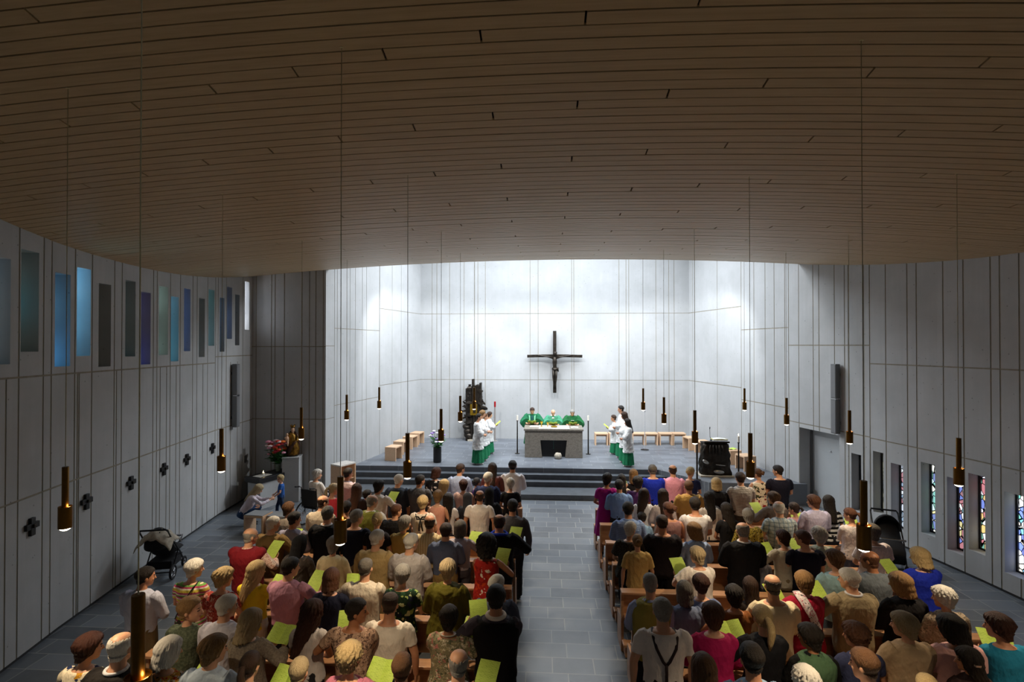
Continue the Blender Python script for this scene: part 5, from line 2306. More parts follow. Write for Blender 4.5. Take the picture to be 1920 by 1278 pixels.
# ------------------------------------------------------------------ the congregation: each line one person
DEBUG = False
ROW0 = 12.2
FOLK = '''
602,927|m|-|N|r|ring:d|shirt#d8c8b0|t#4a4238|1.06|1|balding man in a beige shirt|behind the wheelchair at the left pew end|
622,905|f|-|N|r|tail:s|tee#d8404c|t#2a2a30|1|1|woman in a coral red top|with blond ponytail, second left row from the front|
650,876|m|-|N|r|short:k|shirt:fine#e8dce0#cdb0b8|t#2c2c34|1|2|dark-haired man in a pale pink striped shirt|below the wooden cabinet, front left row|
668,906|f|-|N|s|long:a|blouse#3c2c28|t#1c1c20|1|1|woman with long straight auburn hair|and dark top behind the front left pew|
686,916|c|1|N|r|short:k|shirt#1e2438|t#1c1c20|1.1|2|dark-haired boy in a navy shirt|between long auburn hair and white shirt, left pews|
708,899|m|-|R|r|full:k|shirt#f0e4d8|t#2c2c34|1|2|dark-haired man in a creamy white shirt|with a sheet at his side, second left row|1
694,926|m|-|N|r|thin:e|shirt#ece8e0;longvest#8a8c3c|t#5a503c|1.12|1|grey-haired man in an olive vest over white sleeves|left pews beside the tall white shirt|
649,938|f|-|C|s|short:k|blouse#201c20|t#1c1c20|1|2|dark-haired woman in black|half hidden behind the second-row brass lamp, left pews|
538,940|f|-|N|r|full:b|jacket#9a8f84|t#4a4640|1|1|brown-haired woman in a greyish beige jacket|beside the grey padded stools|
545,958|m|-|N|r|short:k|shirt#a09cae|t#34343c|1.05|2|man with black hair in a lavender grey shirt|before the wheelchair, left pew end|
511,967|m|-|R|r|short:w|jacket#8a6e42|t#5a4a34|1.05|1|white-haired man in a khaki brown jacket|in front of the padded stools|1
465,988|m|-|R|r|ring:e|shirt:fs#d8b8a8#a8786c#e8d8cc;cape#7c1620|t#1c1a1c|1.05|1|balding man in a dark red waistcoat over patterned sleeves|by the left aisle|1
613,948|m|-|N|s|short:p|jacket#17171b|t#1a1a1e|1.1|1|grey-haired man in a black suit|left pews, just left of the near brass lamp|
667,954|m|-|D|r|short:e|tee#1c2036|t#8c7c62|1.1|1|grey-haired man in a navy polo and khaki trousers|right of the near brass lamp|
705,960|f|-|N|s|bun:y|tee#201c22|t#1c1c20|.95|1|woman with a blond chignon and black top|left pews behind the olive vest|
558,1004|f|-|N|r|veil:v|habit#4c443e|s#4c443e|1|1|nun in a black veil and brown-grey habit|left pews, in front of the black suit|
624,1005|f|-|N|s|full:e|jacket#dccaa0|t#c8b48c|1|1|woman with short grey-brown hair and cream jacket|left pews, below the black suit|
703,992|m|-|N|r|short:w|jacket#b49a68|t#8c7850|1.08|1|white-haired man in a sand beige jacket|left pews, below the blond chignon|
745,888|m|-|N|r|short:w|jacket#2c3646|t#24242c|1.05|1|white-haired man in a dark blue jacket|second left row from the front|
785,889|m|-|N|r|short:k|polo#55565c|t#2c2c30|1.1|2|dark-haired man in a grey polo shirt|second left row, next to the dark blue jacket|
816,875|f|-|N|r|bob:r|tee:fl#18181c#e8e4e4#18181c#303038|t#1c1c20|1.05|1|red-brown-haired woman in a black blouse with white flowers|front left row|
861,868|m|-|N|r|short:d|roll#b4c4e8|t#1c2030|1.1|1|man in a light blue shirt with dark hair|front left row, middle|
832,898|f|-|N|r|long:y|blouse#8ab4d4|t#2c3850|1.05|1|woman with long blond hair and sky blue top|behind the light blue shirt|
867,898|f|-|N|s|full:r|loose#c8a8a0|t#3c3438|1|1|woman with short dark-brown hair and pale mauve top|second left row|
894,894|c|0|N|r|bun:k|tee:fs#6c3c9c#9c60c0#482878|t#2c2438|1|3|girl with a dark bun and purple print shirt|second left row|
913,884|m|-|N|r|short:w|jacket#283258|t#1e2030|1.05|1|white-haired man in a navy blue jacket|left pews before the brown leather jacket|
921,867|f|-|N|s|long:d|jacket:leather#6c3a34|t#2c2024|1.05|1|woman with long dark hair and maroon leather jacket|front left row|
961,862|m|-|N|s|short:k|shirt#f2eef0|t#2c2c34|1.12|2|broad man in a white long-sleeved shirt|front left row next to the aisle|
957,895|f|-|N|s|pixie:w|tee#17171a|t#ddd8d4|.95|1|woman with short white hair and black T-shirt|second left row next to the aisle|
915,914|f|-|N|s|veil:v|habit#17171b|s#17171b|1|1|nun in a black veil|left pews behind the navy blue jacket|
869,923|f|-|N|s|veil:V|habit#26262c|s#26262c|1|1|nun in a dark grey veil|left pews, beside the white polo shirt|
899,918|m|-|D|s|ring:d|polo#f0e8e0|t#26262c|1.12|2|bald man in a white polo shirt|and dark trousers, left pews near the aisle|
792,928|f|-|N|s|pixie:y|tee#ece0d0|t#2c2c30|1.05|1|blond woman in a cream top with a black bow|on her back, left pews|
835,925|f|-|N|s|wavy:k|tee#ece8e8|t#3c3c48|1|2|woman with long dark curls and white T-shirt|left pews, middle|
828,918|f|-|N|s|full:g|tank#e8a890|t#3c3038|.95|1|strawberry blond woman in a peach sleeveless top|left pews before the dark curls|
740,944|m|-|N|r|short:a|jacket#17161a|t#1c1c20|1.05|1|auburn-haired man in a black suit|left pews beside the cream top|
755,966|f|-|N|r|full:e|jacket#c8a860|t#8c7850|1.05|1|grey-haired woman in a mustard yellow jacket|left pews|
811,965|m|-|N|s|ring:d|shirt:vs#d8c090#c8b080#efe0b8#d8c090|t#5c5040|1.1|2|bald man in a cream shirt with upright stripes|left pews|
833,980|m|-|N|s|short:d|shirt#65718e|t#a88c58|1.15|1|brown-haired man in a slate blue shirt|left pews, behind the striped cream shirt|
859,975|f|-|R|s|bob:p|shirt#cdc4cc|t#5c5860|1.05|1|woman with a grey-brown bob and pale lilac shirt|left pews|1
936,963|m|-|R|s|thin:d|jacket#151519|t#17171b|1.2|2|balding man in a black jacket with bright blue collar|left pews near the aisle|1
961,935|m|-|D|s|short:k|shirt#5c5a60|t#24242a|1.1|2|dark-haired man in a charcoal grey shirt|next to the aisle, left pews|
912,1003|f|-|R|s|afro:k|sundress:fl#a8241c#e8dcc8#c84018#a01c18#8c1a14|-|1.05|3|black-haired woman in a red and white floral dress|left pews near the aisle|1
767,999|m|-|N|r|short:w|jacket#b8b2b0|t#8c8884|1.1|1|white-haired man in a light grey jacket|left pews, left of the slate blue shirt|
839,1048|f|-|N|s|pixie:s|anorak#5c5614|t#1c1c1e|1.08|1|woman with short sandy hair in an olive hooded anorak|left pews|
160,1187|f|-|N|r|full:r|blouse:fl#e8dcc0#1c2c54#c89028#e8dcc0#28345c|t#2c2c34|1.05|1|red-brown-haired woman in a white blouse with blue and ochre flowers|bottom left corner|
232,1186|m|-|N|s|thin:w|jacket#24201e|t#24201e|1.1|1|white-haired balding man in a dark suit|left of the nearest brass lamp|
266,1062|m|-|N|r|short:k|roll#c8cce0|t#7c6a4c|1.12|2|dark-haired man in a pale blue shirt with rolled sleeves|partly behind the nearest brass lamp|
359,1047|f|-|N|r|pixie:w|tee:hs#d8c858#f0e8d8#c83c70#78a850#f0e0c8#d05088#e8d050|t#5c5848|1.08|1|white-haired woman in a colourful striped top|beside the left aisle|
351,1114|c|7|N|x|short:g|jacket:no#3c4434#5c6450|t#1a1a1c|1.05|1|ginger-haired boy in a mottled dark green jacket|turned to the right, left pew end|
415,1064|f|-|N|r|curly:y|tee:fs#a84038#e0b8a0#7c2c2c#c86c5c|t#3c2c2c|1.05|1|curly blond woman in a red print blouse|left pews|
302,1194|f|-|R|r|bob:w|blouse:fs#d8a040#1c1c28#c83c30#e8e0d0#e08838|t#2c2c34|1|1|woman with a white-blond bob and multicoloured blouse|right of the nearest brass lamp|1
420,1114|m|-|N|r|short:w|shirt#cfccd8|t#5c4c34|1.08|1|white-haired man in a pale lilac shirt|left pews, left part|
390,1191|m|-|N|r|full:g|roll#c4d4e4|t#2c2c34|1.08|1|ginger-brown-haired man in a light blue shirt|bottom row left|
475,1051|f|-|R|r|long:y|tee#e8d02c|t#d8d0c4|1.05|1|woman with long blond hair and bright yellow T-shirt|left pews|2
539,1044|m|-|R|r|short:k|shirt#c890a4|t#17161a|1.12|1|dark-haired man in a dusty pink shirt|beside the yellow T-shirt|1
620,1066|f|-|C|s|bob:a|tee#1a1e34|t#17171c|1.05|1|woman with an auburn bob and navy top|left pews, right of the pink shirt|
683,1046|m|-|L|s|buzz:p|polo#e0d4c0|t#26262c|1.12|1|man with grey cropped hair in a cream polo shirt|left pews|2
463,1142|f|-|R|r|lob:s|cardigan:no#7c7064#9c9080|t#3c3830|1.05|1|woman with sandy shoulder-length hair in a grey-brown cardigan|left pews|2
580,1126|f|-|N|r|wavy:r|tee#d4ccc8|t#26262a|1.0|2|woman with very long dark curls and off-white T-shirt|left pews|
668,1120|m|-|L|x|short:k|tee:fs#b09078#5c463c#c8a890#6c5448|t#1c1c20|1.05|3|young man with bowed head in a brown floral T-shirt|left pews|1
463,1223|f|-|R|s|tail:d|shirt#c0d0d8|t#2c3444|1|1|woman with a brown ponytail and pale blue shirt|bottom row left|2
558,1234|f|-|N|s|short:s|blouse#b8a890|t#3c3838|1|1|person with short sandy hair|bottom edge, below the off-white T-shirt|
653,1206|f|-|R|s|curly:y|cardigan#c8788c|t#3c3038|1.05|1|woman with blond curls in a rose pink cardigan|bottom row|2
754,1058|f|-|N|s|pixie:e|tee:fl#18301c#c8d098#284c30#1c2438#a8bc68|t#4a3c2c|1.08|1|woman with short grey hair in a green and navy leaf print top|left pews|
725,1111|m|-|D|s|buzz:d|tee#ece2d2|t#2c323c|1.1|2|man with cropped dark hair in a plain white T-shirt|left pews|
927,1077|m|-|N|r|short:w|jacket#545a6c|t#3c4050|1.08|1|white-haired man in a blue-grey jacket|left pews behind the black vest|
930,1097|m|-|L|s|short:k|shirt#4c4650;vest#121214|t#17171a|1.12|2|man in a black waistcoat over grey sleeves|at the aisle end of a left pew|1
841,1136|f|-|R|s|full:k|loose:fs#8c8464#b0a47c#c87c74#5c6048#d8ccb0|t#2c2c28|1.08|3|black-haired woman in an olive floral top with a bead necklace|left pews|1
752,1226|m|-|N|s|short:b|shirt#9c5c4c|t#2c2c30|1|1|brown-haired youth|bottom edge, below the plain white T-shirt|
859,1218|m|-|R|s|ring:e|shirt#e8e4d8|t#3c3c40|1.1|1|bald man in a white collared shirt|bottom row near the aisle|1
1144,886|f|-|N|r|full:k|tee#b02088|s#a01c80|1|3|woman in a magenta dress|at the aisle end of the front right pew|
1157,898|m|-|N|s|short:k|roll#7ea0d4|t#17181f|1.1|2|man in a cornflower blue shirt and black trousers|right pews beside the aisle|
1165,888|f|-|N|s|long:k|tee#e0d0bc|t#2c2c30|.9|2|girl with long black hair in a beige top|front right row|
1188,879|f|-|L|s|lob:g|tank#1c1c20|t#1c1c20|1|1|woman with long honey blond hair in a black top|front right row|1
1189,892|f|-|N|s|full:k|tee:no#5c3470#7c4c8c|t#2c2038|1.1|3|black-haired woman in a purple print top|right pews|
1224,870|m|-|N|s|short:p|tee#2038c8|t#17181f|1.12|1|grey-haired man in a royal blue shirt|front right row|
1262,870|m|-|N|s|ring:d|shirt#f0a8c4|t#1c2438|1.1|1|balding man in a bright pink shirt|front right row|
1293,874|f|-|N|r|bun:y|tee#1c2450|t#17181f|1.1|1|woman with a pale blond bun and navy top|front right row below the lectern|
1210,915|f|-|N|r|long:d|shirt#eef0f4|t#2c2c34|1|2|girl with long brown hair in a white shirt|right pews, left of the lace top|
1239,916|f|-|N|s|long:d|blouse:no#ece4e0#d8ccc8|t#2c2c34|1|2|girl with long dark brown hair in a white lace top|right pews|
1292,900|m|-|N|s|short:b|jacket#b08c4c|t#4a3c28|1.12|2|brown-haired man in a tan jacket|right pews|
1344,895|f|-|N|s|bob:y|jacket#17171b|t#17171b|1.08|1|woman with a blond bob and black jacket|right pews below the lectern|
1389,884|m|-|N|s|short:d|polo:fine#c0bcb8#98948f|t#3c3a38|1.1|1|dark-haired man in a grey striped polo shirt|front right row|
1178,940|m|-|N|s|short:k|shirt:fine#8ca4d0#7890c0|t#1c2030|1.12|2|black-haired man in a blue striped shirt|right pews near the aisle|
1205,958|c|2|N|d|short:k|shirt#9cc4ec|t#1c2030|1.1|2|boy bending down in a light blue shirt|right pews|
1258,940|f|-|N|l|bun:a|tank#a8807c|t#2c2428|1.08|2|woman with auburn pinned-up hair in a mauve top|right pews|
1303,931|m|-|N|s|short:k|tee#f0eef0|t#2c2c34|1.08|2|young man with black hair in a white T-shirt|right pews, middle|
1335,921|f|-|N|s|long:k|blouse#d8ccc0|t#2c2c30|.95|2|woman with long black hair and beige blouse|right pews|
1341,947|c|2|N|d|short:k|tee#f2f0f0|t#17171c|1.1|2|boy with bowed head in a white T-shirt|right pews|
1366,942|f|-|N|l|long:k|tee#17171a|t#17171a|.9|2|girl with long dark hair in a black dress|right pews|
1180,977|f|-|N|r|pixie:w|loose:no#1e1e1e#4c4a42|t#1c1c1e|1.02|1|woman with short white hair in a black patterned tunic|right pews near the aisle|
1195,1001|f|-|D|s|bun:g|hoodie#c8a868|t#d8ccb8|1|1|woman with pinned-up ginger hair in a sand hooded top|beside the aisle, right pews|
1242,964|m|-|N|s|buzz:d|sweater#241f24|t#17171a|1.15|2|shaven-headed man in a black sweater|right pews|
1305,979|f|-|N|l|bob:g|shirt#9cb0d4|t#4c5874|1.08|1|woman with a honey brown bob and light denim shirt|right pews|
1311,1024|f|-|L|l|full:s|loose#ece4da|t#d0c4b4|1.02|1|woman with short grey-blond hair and cream blouse|right pews, green sheet at her left|1
1394,978|m|-|N|s|thin:e|jacket#121216|t#121216|1.2|1|balding man in a black suit|right pews, middle|
1425,877|f|-|N|l|bun:b|sundress:fl#e8dcc4#8c1c24#2c1c1c#e8dcc4#a83028#4c5434|-|1.05|1|woman in a white dress with dark red flowers|front right row|
1460,871|m|-|N|l|short:k|tee#17182a|t#17171c|1.12|1|bearded dark-haired man in a navy T-shirt|right end of the front right row|
1456,921|f|-|L|l|full:b|jacket#6c625c|t#3c3834|1.1|1|brown-haired woman in a grey-brown jacket|right pews before the plaid shirt|1
1462,938|m|-|N|s|thin:w|polo:pl#b8c4c8#8ca0b0#6c8088|t#4a4640|1.12|1|white-haired balding man in a grey-blue plaid shirt|right pews|
1490,940|c|2|R|l|tail:d|tee#f0b8bc|t#c8406c|1|1|girl with a dark ponytail and pink top|right pews|1
1532,927|m|-|N|l|full:a|shirt#c4c0dc|t#1c2030|1.1|1|auburn-haired man in a pale lavender shirt|right pews near the door|
1552,928|f|-|D|s|long:k|tee:hs#f0f0f0#17171a|t#2c2c34|1|1|woman with long black hair in a black and white striped top|by the door|
1403,953|f|-|N|s|full:e|blouse:fs#b8a440#1c1c1c#d8c878#2c2820|t#2c2c28|1|1|grey-haired woman in a yellow and black patterned top|right pews|
1537,988|f|-|L|s|curly:w|jacket:fs#c8ccb8#d8a898#a8c0a0#d0d4c4|t#8c8c84|1.08|1|white-haired woman in a pastel patterned jacket|right pews|1
1598,951|f|-|R|l|tail:a|blouse#e4dcdc|t#5c6c8c|1.05|1|woman with an auburn ponytail and white lace blouse|right pew end|1
1638,982|f|-|N|s|full:p|loose:no#f0e4e0#d8c8c8|t#c8bcb4|1.1|1|grey-brown-haired woman in a white embroidered tunic|behind the second-row brass lamp, right pews|
1475,993|f|-|L|l|full:r|blouse#c8c0ac|t#8c7c60|1|1|dark-haired woman in a pale beige blouse|right pews beside the navy T-shirt|2
1500,993|m|-|N|l|short:a|tee#14162a|t#14151c|1.15|1|brown-haired man in a dark navy T-shirt|right pews, middle|
1432,1023|c|4|N|l|full:b|shirt#a8a4ac|t#3c3c44|1.15|1|brown-haired youngster in a grey shirt|right pews|
1570,1030|m|-|N|l|full:b|sweater#98bcc4|t#3c4450|1.05|1|brown-haired man in an aqua knitted sweater|right pews|
1637,1031|m|-|L|l|ring:a|shirt#6c747c|t#4c463c|1.15|3|balding man in a slate grey shirt|right pews below the brass lamp|1
1225,1074|m|-|N|s|buzz:e|shirt#a8b4dc;longvest#9c9044|t#1c1c20|1.02|1|balding man in a yellow-green waistcoat over blue sleeves|right pews near the aisle|
1284,1090|f|-|N|s|bob:p|jacket#74809c|t#2c3040|1|1|grey-haired woman in a denim jacket|right pews, beside the yellow-green waistcoat|
1311,1076|f|-|N|s|pixie:r|blouse#7484ac|t#2c3040|1.1|1|woman with short dark red hair in a blue blouse|right pews|
1243,1122|m|-|D|s|short:e|tee#efe8e2|t#141416|1.15|1|grey-haired man in a white shirt with dark braces|right pews near the aisle|
1338,1130|f|-|N|s|full:a|sweater#b41c5c|t#3c1c2c|1.12|1|auburn-haired woman in a magenta sweater|right pews|
1378,1097|f|-|L|s|full:k|dress#8c5428|-|1.08|2|dark-haired woman in a rust brown dress|right pews|
1324,1229|f|-|N|s|lob:b|shirt#4c4440|t#2c2c30|1|1|brown-haired woman|bottom edge, below the magenta sweater|
1413,1082|f|-|N|s|long:d|blouse#241c1a|t#1c1a1a|.9|2|person with long dark brown hair|between the rust dress and cream sweater, right pews|
1446,1076|m|-|N|s|ring:p|sweater#ecdcb8|t#a08c68|1.1|1|balding man in a cream sweater|right pews|
1510,1071|f|-|L|s|full:g|jacket#a41836|t#17151a|1.08|1|ginger-haired woman in a crimson jacket with a white patterned scarf|right pews|1
1599,1065|m|-|L|l|short:w|jacket#9c8c6c|t#6c6048|1.15|1|grey-haired man in a beige blazer|right pews|1
1432,1135|f|-|L|s|tail:y|jacket#131318|t#131318|1.1|1|woman with a blond ponytail and black jacket|right pews|2
1416,1207|m|-|N|s|short:k|polo#a8c4e0|t#2c3444|1.1|2|black-haired man in a light blue polo shirt|bottom row right|
1525,1170|f|-|N|l|full:k|shirt#121214;longvest#4c6a4c|t#2c3430|1.12|3|black-haired woman in a moss green vest over black sleeves|right pews|
1611,1168|f|-|N|l|curly:a|tee#3c4264|t#2c3048|1.1|2|curly auburn-haired woman in a dusky blue top|right pews|
1630,1216|m|-|N|l|short:b|shirt#e8e8e8|t#2c2c34|1|1|brown-haired man in a white collar|bottom row right|
1508,1252|f|-|N|s|curly:w|blouse#8c8478|t#3c3c40|1|1|person with white curls|bottom edge, below the moss green vest|
1730,1026|f|-|L|l|bob:y|loose#1c30b0|t#17171c|1.08|1|woman with a blond bob and royal blue top|right end of her pew|1
1695,1073|f|-|N|l|bob:g|jacket#161416|t#161416|1.1|1|woman with a ginger bob and black jacket|right pews|
1775,1100|f|-|N|l|curly:w|jacket:fs#9c8c78#c8b8a0#6c6458#b0a08c|t#3c3834|1.05|1|white-haired woman in a brown patterned jacket|at the right pew end|
1703,1148|f|-|N|l|full:s|jacket#c8ac88|t#5c5040|1.15|1|sandy-haired woman in a beige jacket|right pews, bottom|
1792,1153|f|-|N|l|bob:k|loose#ecb8b4|t#3c3034|1.15|2|black-haired woman in a pale pink blouse|right pews, bottom|
1820,1212|f|-|N|y|long:k|shirt#3c2c2c|t#2c2c30|1.05|2|woman with long black hair and a hair clip|bottom right|
1881,1150|f|-|R|l|full:r|tee#2484a8|t#8c8450|1.12|2|dark-auburn-haired woman in a teal top|bottom right corner|2
1744,1266|f|-|L|s|short:y|blouse#a88c70|t#3c3838|1|1|person with light brown hair|bottom edge, left of the black-haired woman with a clip|2
'''


def cloth(c):
    typ, code = (c.split(':', 1) if ':' in c else c.split('#', 1))
    return typ, (code if ':' in c else '#' + code)


DONE = {}
CROWD = []
NAT = {'m': 1.76, 'f': 1.665, 'c': 1.32}
for ln in FOLK.strip().split('\n'):
    f = [q.strip() for q in ln.split('|')]
    px, py = [float(q) for q in f[0].split(',')]
    d = ray(px, py)
    Dn = (NAT[f[1]] - CAM.z) / d.z * d.y
    k = min(range(9), key=lambda q: abs(ROW0 - PITCH * q - Dn)) if f[2] == '-' else int(f[2])
    yr = ROW0 - PITCH * k
    CROWD.append([px, py, yr, min(max(Dn, yr - .14), yr + .14), f])
# nobody stands inside a neighbour: shuffle forwards, back or a little sideways within the pew
for c in CROWD:
    c.append(0.0)
for it in range(120):
    for i in range(len(CROWD)):
        for j in range(i):
            a, b = CROWD[i], CROWD[j]
            if abs(a[3] - b[3]) > .4:
                continue
            dx = hy(a[0], a[1], a[3]).x + a[5] - hy(b[0], b[1], b[3]).x - b[5]
            dy = a[3] - b[3]
            if (dx / .44) ** 2 + (dy / .28) ** 2 < 1:
                s_ = .012 if dy > 0 or (dy == 0 and i % 2) else -.012
                a[3] = min(max(a[3] + s_, a[2] - .16), a[2] + .16)
                b[3] = min(max(b[3] - s_, b[2] - .16), b[2] + .16)
                t_ = .004 if dx > 0 else -.004
                a[5] = min(max(a[5] + t_, -.08), .08)
                b[5] = min(max(b[5] - t_, -.08), .08)
for px, py, yr, Y, f, sx_ in CROWD:
    pos, kind, row, pose, head, hr, tops, bot, wd, tone, who, extra, sh = f
    p = hy(px, py, Y)
    hgt = p.z
    hs, hc = hr.split(':')
    DONE[who] = person((p.x + sx_, Y, 0.0), kind, pose, head, hs, hc, [cloth(c) for c in tops.split(';')], None if bot == '-' else bot, who, extra, hgt, float(wd), 0.0,
                       'congregation standing in the %s pews' % ('left' if px < 1040 else 'right'), tone, int(sh) if sh else None)
    if DEBUG:
        print('PPL %-60s row %.2f Y %.2f h %.2f x %.2f' % (who[:60], yr, Y, hgt, p.x))
if DEBUG:
    P_ = [(w, o.location.copy()) for w, o in DONE.items()]
    for i in range(len(P_)):
        for j in range(i):
            d_ = P_[i][1] - P_[j][1]
            if (d_.x / .42) ** 2 + (d_.y / .27) ** 2 < 1:
                print('NEAR %.2f %.2f | %s | %s' % (d_.x, d_.y, P_[i][0][:45], P_[j][0][:45]))
# ------------------------------------------------------------------ priests and altar servers
def chancel_person(px, py, Y, kind, pose, head, hs, hc, tops, bot, who, extra, wd, rz, tone='1', sheet=None, shoes=False, grp=None):
    p = hy(px, py, Y)
    return person((p.x, Y, PZ), kind, pose, head, hs, hc, tops, bot, who, extra, p.z - PZ, wd, rz, grp, tone, sheet, shoes)


GP = 'priests in green behind the altar'
pr1 = chancel_person(998, 761, 19.3, 'm', 'P', 'd', 'short', 'd', [('chasuble', '#1c6844')], 'c#1c6844', 'dark-haired priest in a green chasuble', 'behind the altar\'s left end', 1.08, PI, '1', 2, False, GP)
pr2 = chancel_person(1037, 765, 19.3, 'm', 'P', 'd', 'ring', 'w', [('chasuble', '#4a9474')], 'c#4a9474', 'bald white-haired priest in a pale green chasuble', 'behind the middle of the altar', 1.05, PI, '1', 2, False, GP)
pr3 = chancel_person(1073, 765, 19.3, 'm', 'P', 'd', 'short', 'e', [('chasuble', '#1c5f34')], 'c#1c5f34', 'grey-haired priest in a dark green chasuble', 'behind the altar\'s right end', 1.1, PI, '1', 2, False, GP)
mb = MB()
for s in (-1, 1):
    mb.tube([(s * .085, -.02, 1.455), (s * .10, .10, 1.42), (s * .095, .172, 1.34), (s * .09, .195, 1.2), (s * .085, .20, 1.05)], .026, 8, .3, up=(1, 0, 0))
mb.build('orphrey', fabric('#7cc098'), pr1, 'all')
mb = MB()
mb.tube([(0, .09, 1.43), (0, .165, 1.35), (0, .19, 1.2), (0, .20, 1.05)], [.05, .06, .062, .065], 10, .3, up=(1, 0, 0))
mb.build('orphrey', fabric('#174a44'), pr1, 'all')
mb = MB()
mb.tube([(.075 * math.cos(t), -.012 + .085 * math.sin(t), 1.465 - .02 * math.sin(t)) for t in [2 * PI * i / 24 for i in range(24)]], .022, 8, closed=True)
mb.tube([(0, .085, 1.44), (0, .15, 1.36)], [.05, .05], 10, .3, up=(1, 0, 0))
mb.build('collar', fabric('#f0f0ee'), pr2, 'all')
mb = MB()
mb.tube([(-.06, .185, 1.29), (.06, .185, 1.29)], .02, 8, .4)
mb.build('orphrey', fabric('#d8e0d0'), pr3, 'all')
GS = 'altar servers in white and green'
for (px, py, Y, k, hs, hc, who, ex, head, pose, s) in (
        (896, 774, 17.0, 'f', 'short', 'k', 'dark-haired altar server nearest the viewer on the left', 'in white surplice and green skirt', 's', 'N', None),
        (903, 768, 17.55, 'f', 'full', 'g', 'ginger-haired altar server second of the left file', 'in white and green', 's', 'N', None),
        (909, 774, 18.1, 'f', 'short', 'b', 'brown-haired altar server third of the left file', 'in white and green', 's', 'N', None),
        (917, 771, 18.7, 'f', 'full', 'd', 'dark-haired altar server farthest back on the left', 'holding a green song sheet', 's', 'C', 2)):
    chancel_person(px, py, Y, k, pose, head, hs, hc, [('surplice', '#efefed')], 'c#1f7a50', who, ex, .92, R(-80), '1', s, True, GS)
for (px, py, Y, k, hs, hc, who, ex, head, pose, s) in (
        (1178, 784, 17.0, 'f', 'long', 'k', 'altar server girl with long black hair nearest the viewer on the right', '', 's', 'N', None),
        (1172, 771, 17.6, 'f', 'long', 'd', 'altar server girl with long brown hair second of the right group', 'in white and green', 's', 'N', None),
        (1166, 759, 18.3, 'm', 'short', 'k', 'tall dark-haired altar server on the right', 'in white and green', 's', 'N', None),
        (1152, 776, 18.9, 'c', 'short', 'd', 'short altar server boy on the right', 'holding a green song sheet', 's', 'C', 2)):
    chancel_person(px, py, Y, k, pose, head, hs, hc, [('surplice', '#efefed')], 'c#1f7a50', who, ex, .92, R(80), '2', s, True, GS)
o = bpy.data.objects.new('song_sheet', SHEET)
COL.objects.link(o)
o.location = STOOL_SHEET
o.rotation_euler = (0, 0, R(15))
tag(o, 'green song sheet lying on the stool behind the lit candle', 'song sheet', 'green song sheets')
o['label'] = 'green song sheet lying on the stool behind the lit candle'

# ---- extras worn by single people
def on(who, name, mb, mat, smooth='all'):
    """a part given in the person's own space"""
    return mb.build(name, mat, DONE[who], smooth)


mb = MB()        # braces, crossing low on the back
for s in (-1, 1):
    mb.tube([(s * .095, .02, 1.455), (s * .105, -.095, 1.42), (s * .085, -.142, 1.33), (s * .03, -.146, 1.20), (0, -.146, 1.16)], .013, 8, .35, up=(1, 0, 0))
mb.tube([(0, -.148, 1.17), (0, -.147, 1.08), (0, -.150, .95)], .014, 8, .35, up=(1, 0, 0))
on('grey-haired man in a white shirt with dark braces', 'braces', mb, simple('braces', '2a1a1c', .7))
mb = MB()        # scarf over the shoulder and down the back
mb.tube([(-.06, .06, 1.40), (-.085, -.02, 1.425), (-.07, -.115, 1.38), (-.01, -.165, 1.25), (.045, -.175, 1.1), (.06, -.18, .95)], [.05, .05, .05, .045, .04, .045], 10, .28, up=(1, 0, 0))
on('ginger-haired woman in a crimson jacket with a white patterned scarf', 'scarf', mb, fabric('fs#e8dcdc#c87888#f0e8e8#2c2430'))
mb = MB()        # bow with hanging ribbons
for s in (-1, 1):
    mb.tube([(0, -.150, 1.30), (s * .035, -.150, 1.335), (s * .075, -.145, 1.34), (s * .06, -.150, 1.30), (0, -.152, 1.295)], [.008, .016, .02, .016, .008], 8, .4)
    mb.tube([(s * .075, -.13, 1.34), (s * .09, -.10, 1.375)], .007, 6)
    mb.tube([(0, -.152, 1.295), (s * .02, -.150, 1.2), (s * .03 + .01, -.148, 1.09)], [.008, .011, .012], 6, .4)
on('blond woman in a cream top with a black bow', 'bow', mb, M['blackcloth'])
mb = MB()
mb.tube([(.075 * math.cos(t), -.008 + .075 * math.sin(t), 1.372 - .018 * math.sin(t)) for t in [2 * PI * i / 24 for i in range(24)]], .008, 8, closed=True)
on('black-haired woman in an olive floral top with a bead necklace', 'necklace', mb, M['stone'])
mb = MB()
mb.tube([(.105 * math.cos(t), -.016 + .085 * math.sin(t), 1.455 - .012 * math.cos(2 * t)) for t in [2 * PI * i / 24 for i in range(24)]], .024, 8, closed=True)
on('balding man in a black jacket with bright blue collar', 'collar', mb, fabric('#1c3cb8'))
mb = MB()
mb.tube([(.078 * math.cos(t), -.014 + .078 * math.sin(t), 1.475) for t in [2 * PI * i / 24 for i in range(24)]], [.02] * 24, 8, closed=True)
on('man in a black waistcoat over grey sleeves', 'collar', mb, fabric('#efe6d6'))
for who in ('white-haired balding man in a dark suit', 'balding man in a black suit', 'grey-haired man in a black suit', 'grey-haired man in a beige blazer'):
    mb = MB()
    mb.tube([(.072 * math.cos(t), -.014 + .072 * math.sin(t), 1.472) for t in [2 * PI * i / 24 for i in range(24)]], [.013] * 24, 8, closed=True)
    on(who, 'shirt_collar', mb, fabric('#e4e4e8'))
mb = MB()        # hair clip
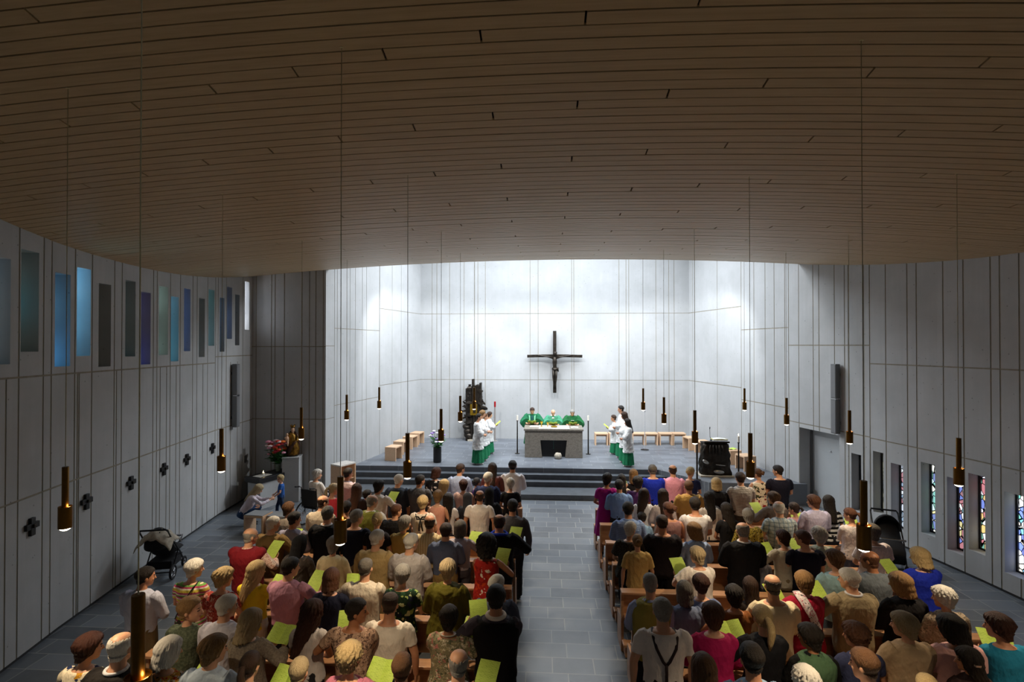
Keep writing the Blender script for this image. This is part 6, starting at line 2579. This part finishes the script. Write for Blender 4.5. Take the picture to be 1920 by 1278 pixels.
mb.box((-.03, -.125, 1.545), (.07, .02, .018), (0, 0.2, 0.3))
on('woman with long black hair and a hair clip', 'hair_clip', mb, M['chrome'], False)
mb = MB()        # bag strap
mb.tube([(.10, -.02, 1.385), (.09, -.10, 1.345), (-.02, -.143, 1.15), (-.12, -.12, .95)], .007, 6)
on('white-haired woman in a colourful striped top', 'bag_strap', mb, M['black'])

# ---- people off the pews
q = hz(462, 985, 0)
person((q.x, q.y + .05, 0), 'f', 'K', 'd', 'long', 's', [('shirt', '#dcd0d8')], 't#2c4468', 'woman crouching in a pale blouse and jeans', 'beside the candle table in the left aisle', .98, 1.0, R(-62), None, '1', None, False)
p = hy(527, 888, 13.2)
person((p.x, 13.2, 0), 'c', 'W', 'l', 'full', 'y', [('tee', '#2c5aa0')], 't#24324c', 'blond toddler boy in a blue shirt', 'walking past the pedestal', p.z, 1.05, R(115), None, '1', None, False)
person((WCX.x, WCX.y, 0.03), 'f', 'S', 'r', 'curly', 'w', [('cardigan', '#dad6d0')], 't#4a4844', 'white-haired old woman seated in the wheelchair', 'at the front left pew end', 1.0, 1.0, R(-20), None, '1', None, False)

# rucksack left on a pew
q = hz(872, 1098, .47)
t = thing('rucksack', 'slumped blue-grey rucksack on the pew beside the red floral dress', 'bag', (q.x, PEW0 - PITCH * 5 + .17, .465), R(20))
mb = MB()
mb.tube([(0, 0, 0.0), (0, 0, .08), (-.01, .0, .24), (.0, .02, .38), (.02, .02, .44)], [.14, .17, .165, .12, .05], 16, .62)
bm_ = mb.build('bag', fabric('#56607c'), t, 'all')
mb = MB()
mb.tube([(.0, -.11, .04), (0, -.13, .12), (0, -.12, .2)], [.09, .11, .08], 12, .35)
mb.build('pocket', fabric('#46506c'), t, 'all')
for s in (-1, 1):
    mb = MB()
    mb.tube([(s * .06, .07, .40), (s * .1, .13, .3), (s * .1, .13, .12), (s * .08, .08, .04)], .016, 8, .4)
    mb.build('strap', fabric('#30384c'), t, 'all')
COL.children.unlink(TMP)
bpy.data.collections.remove(TMP)
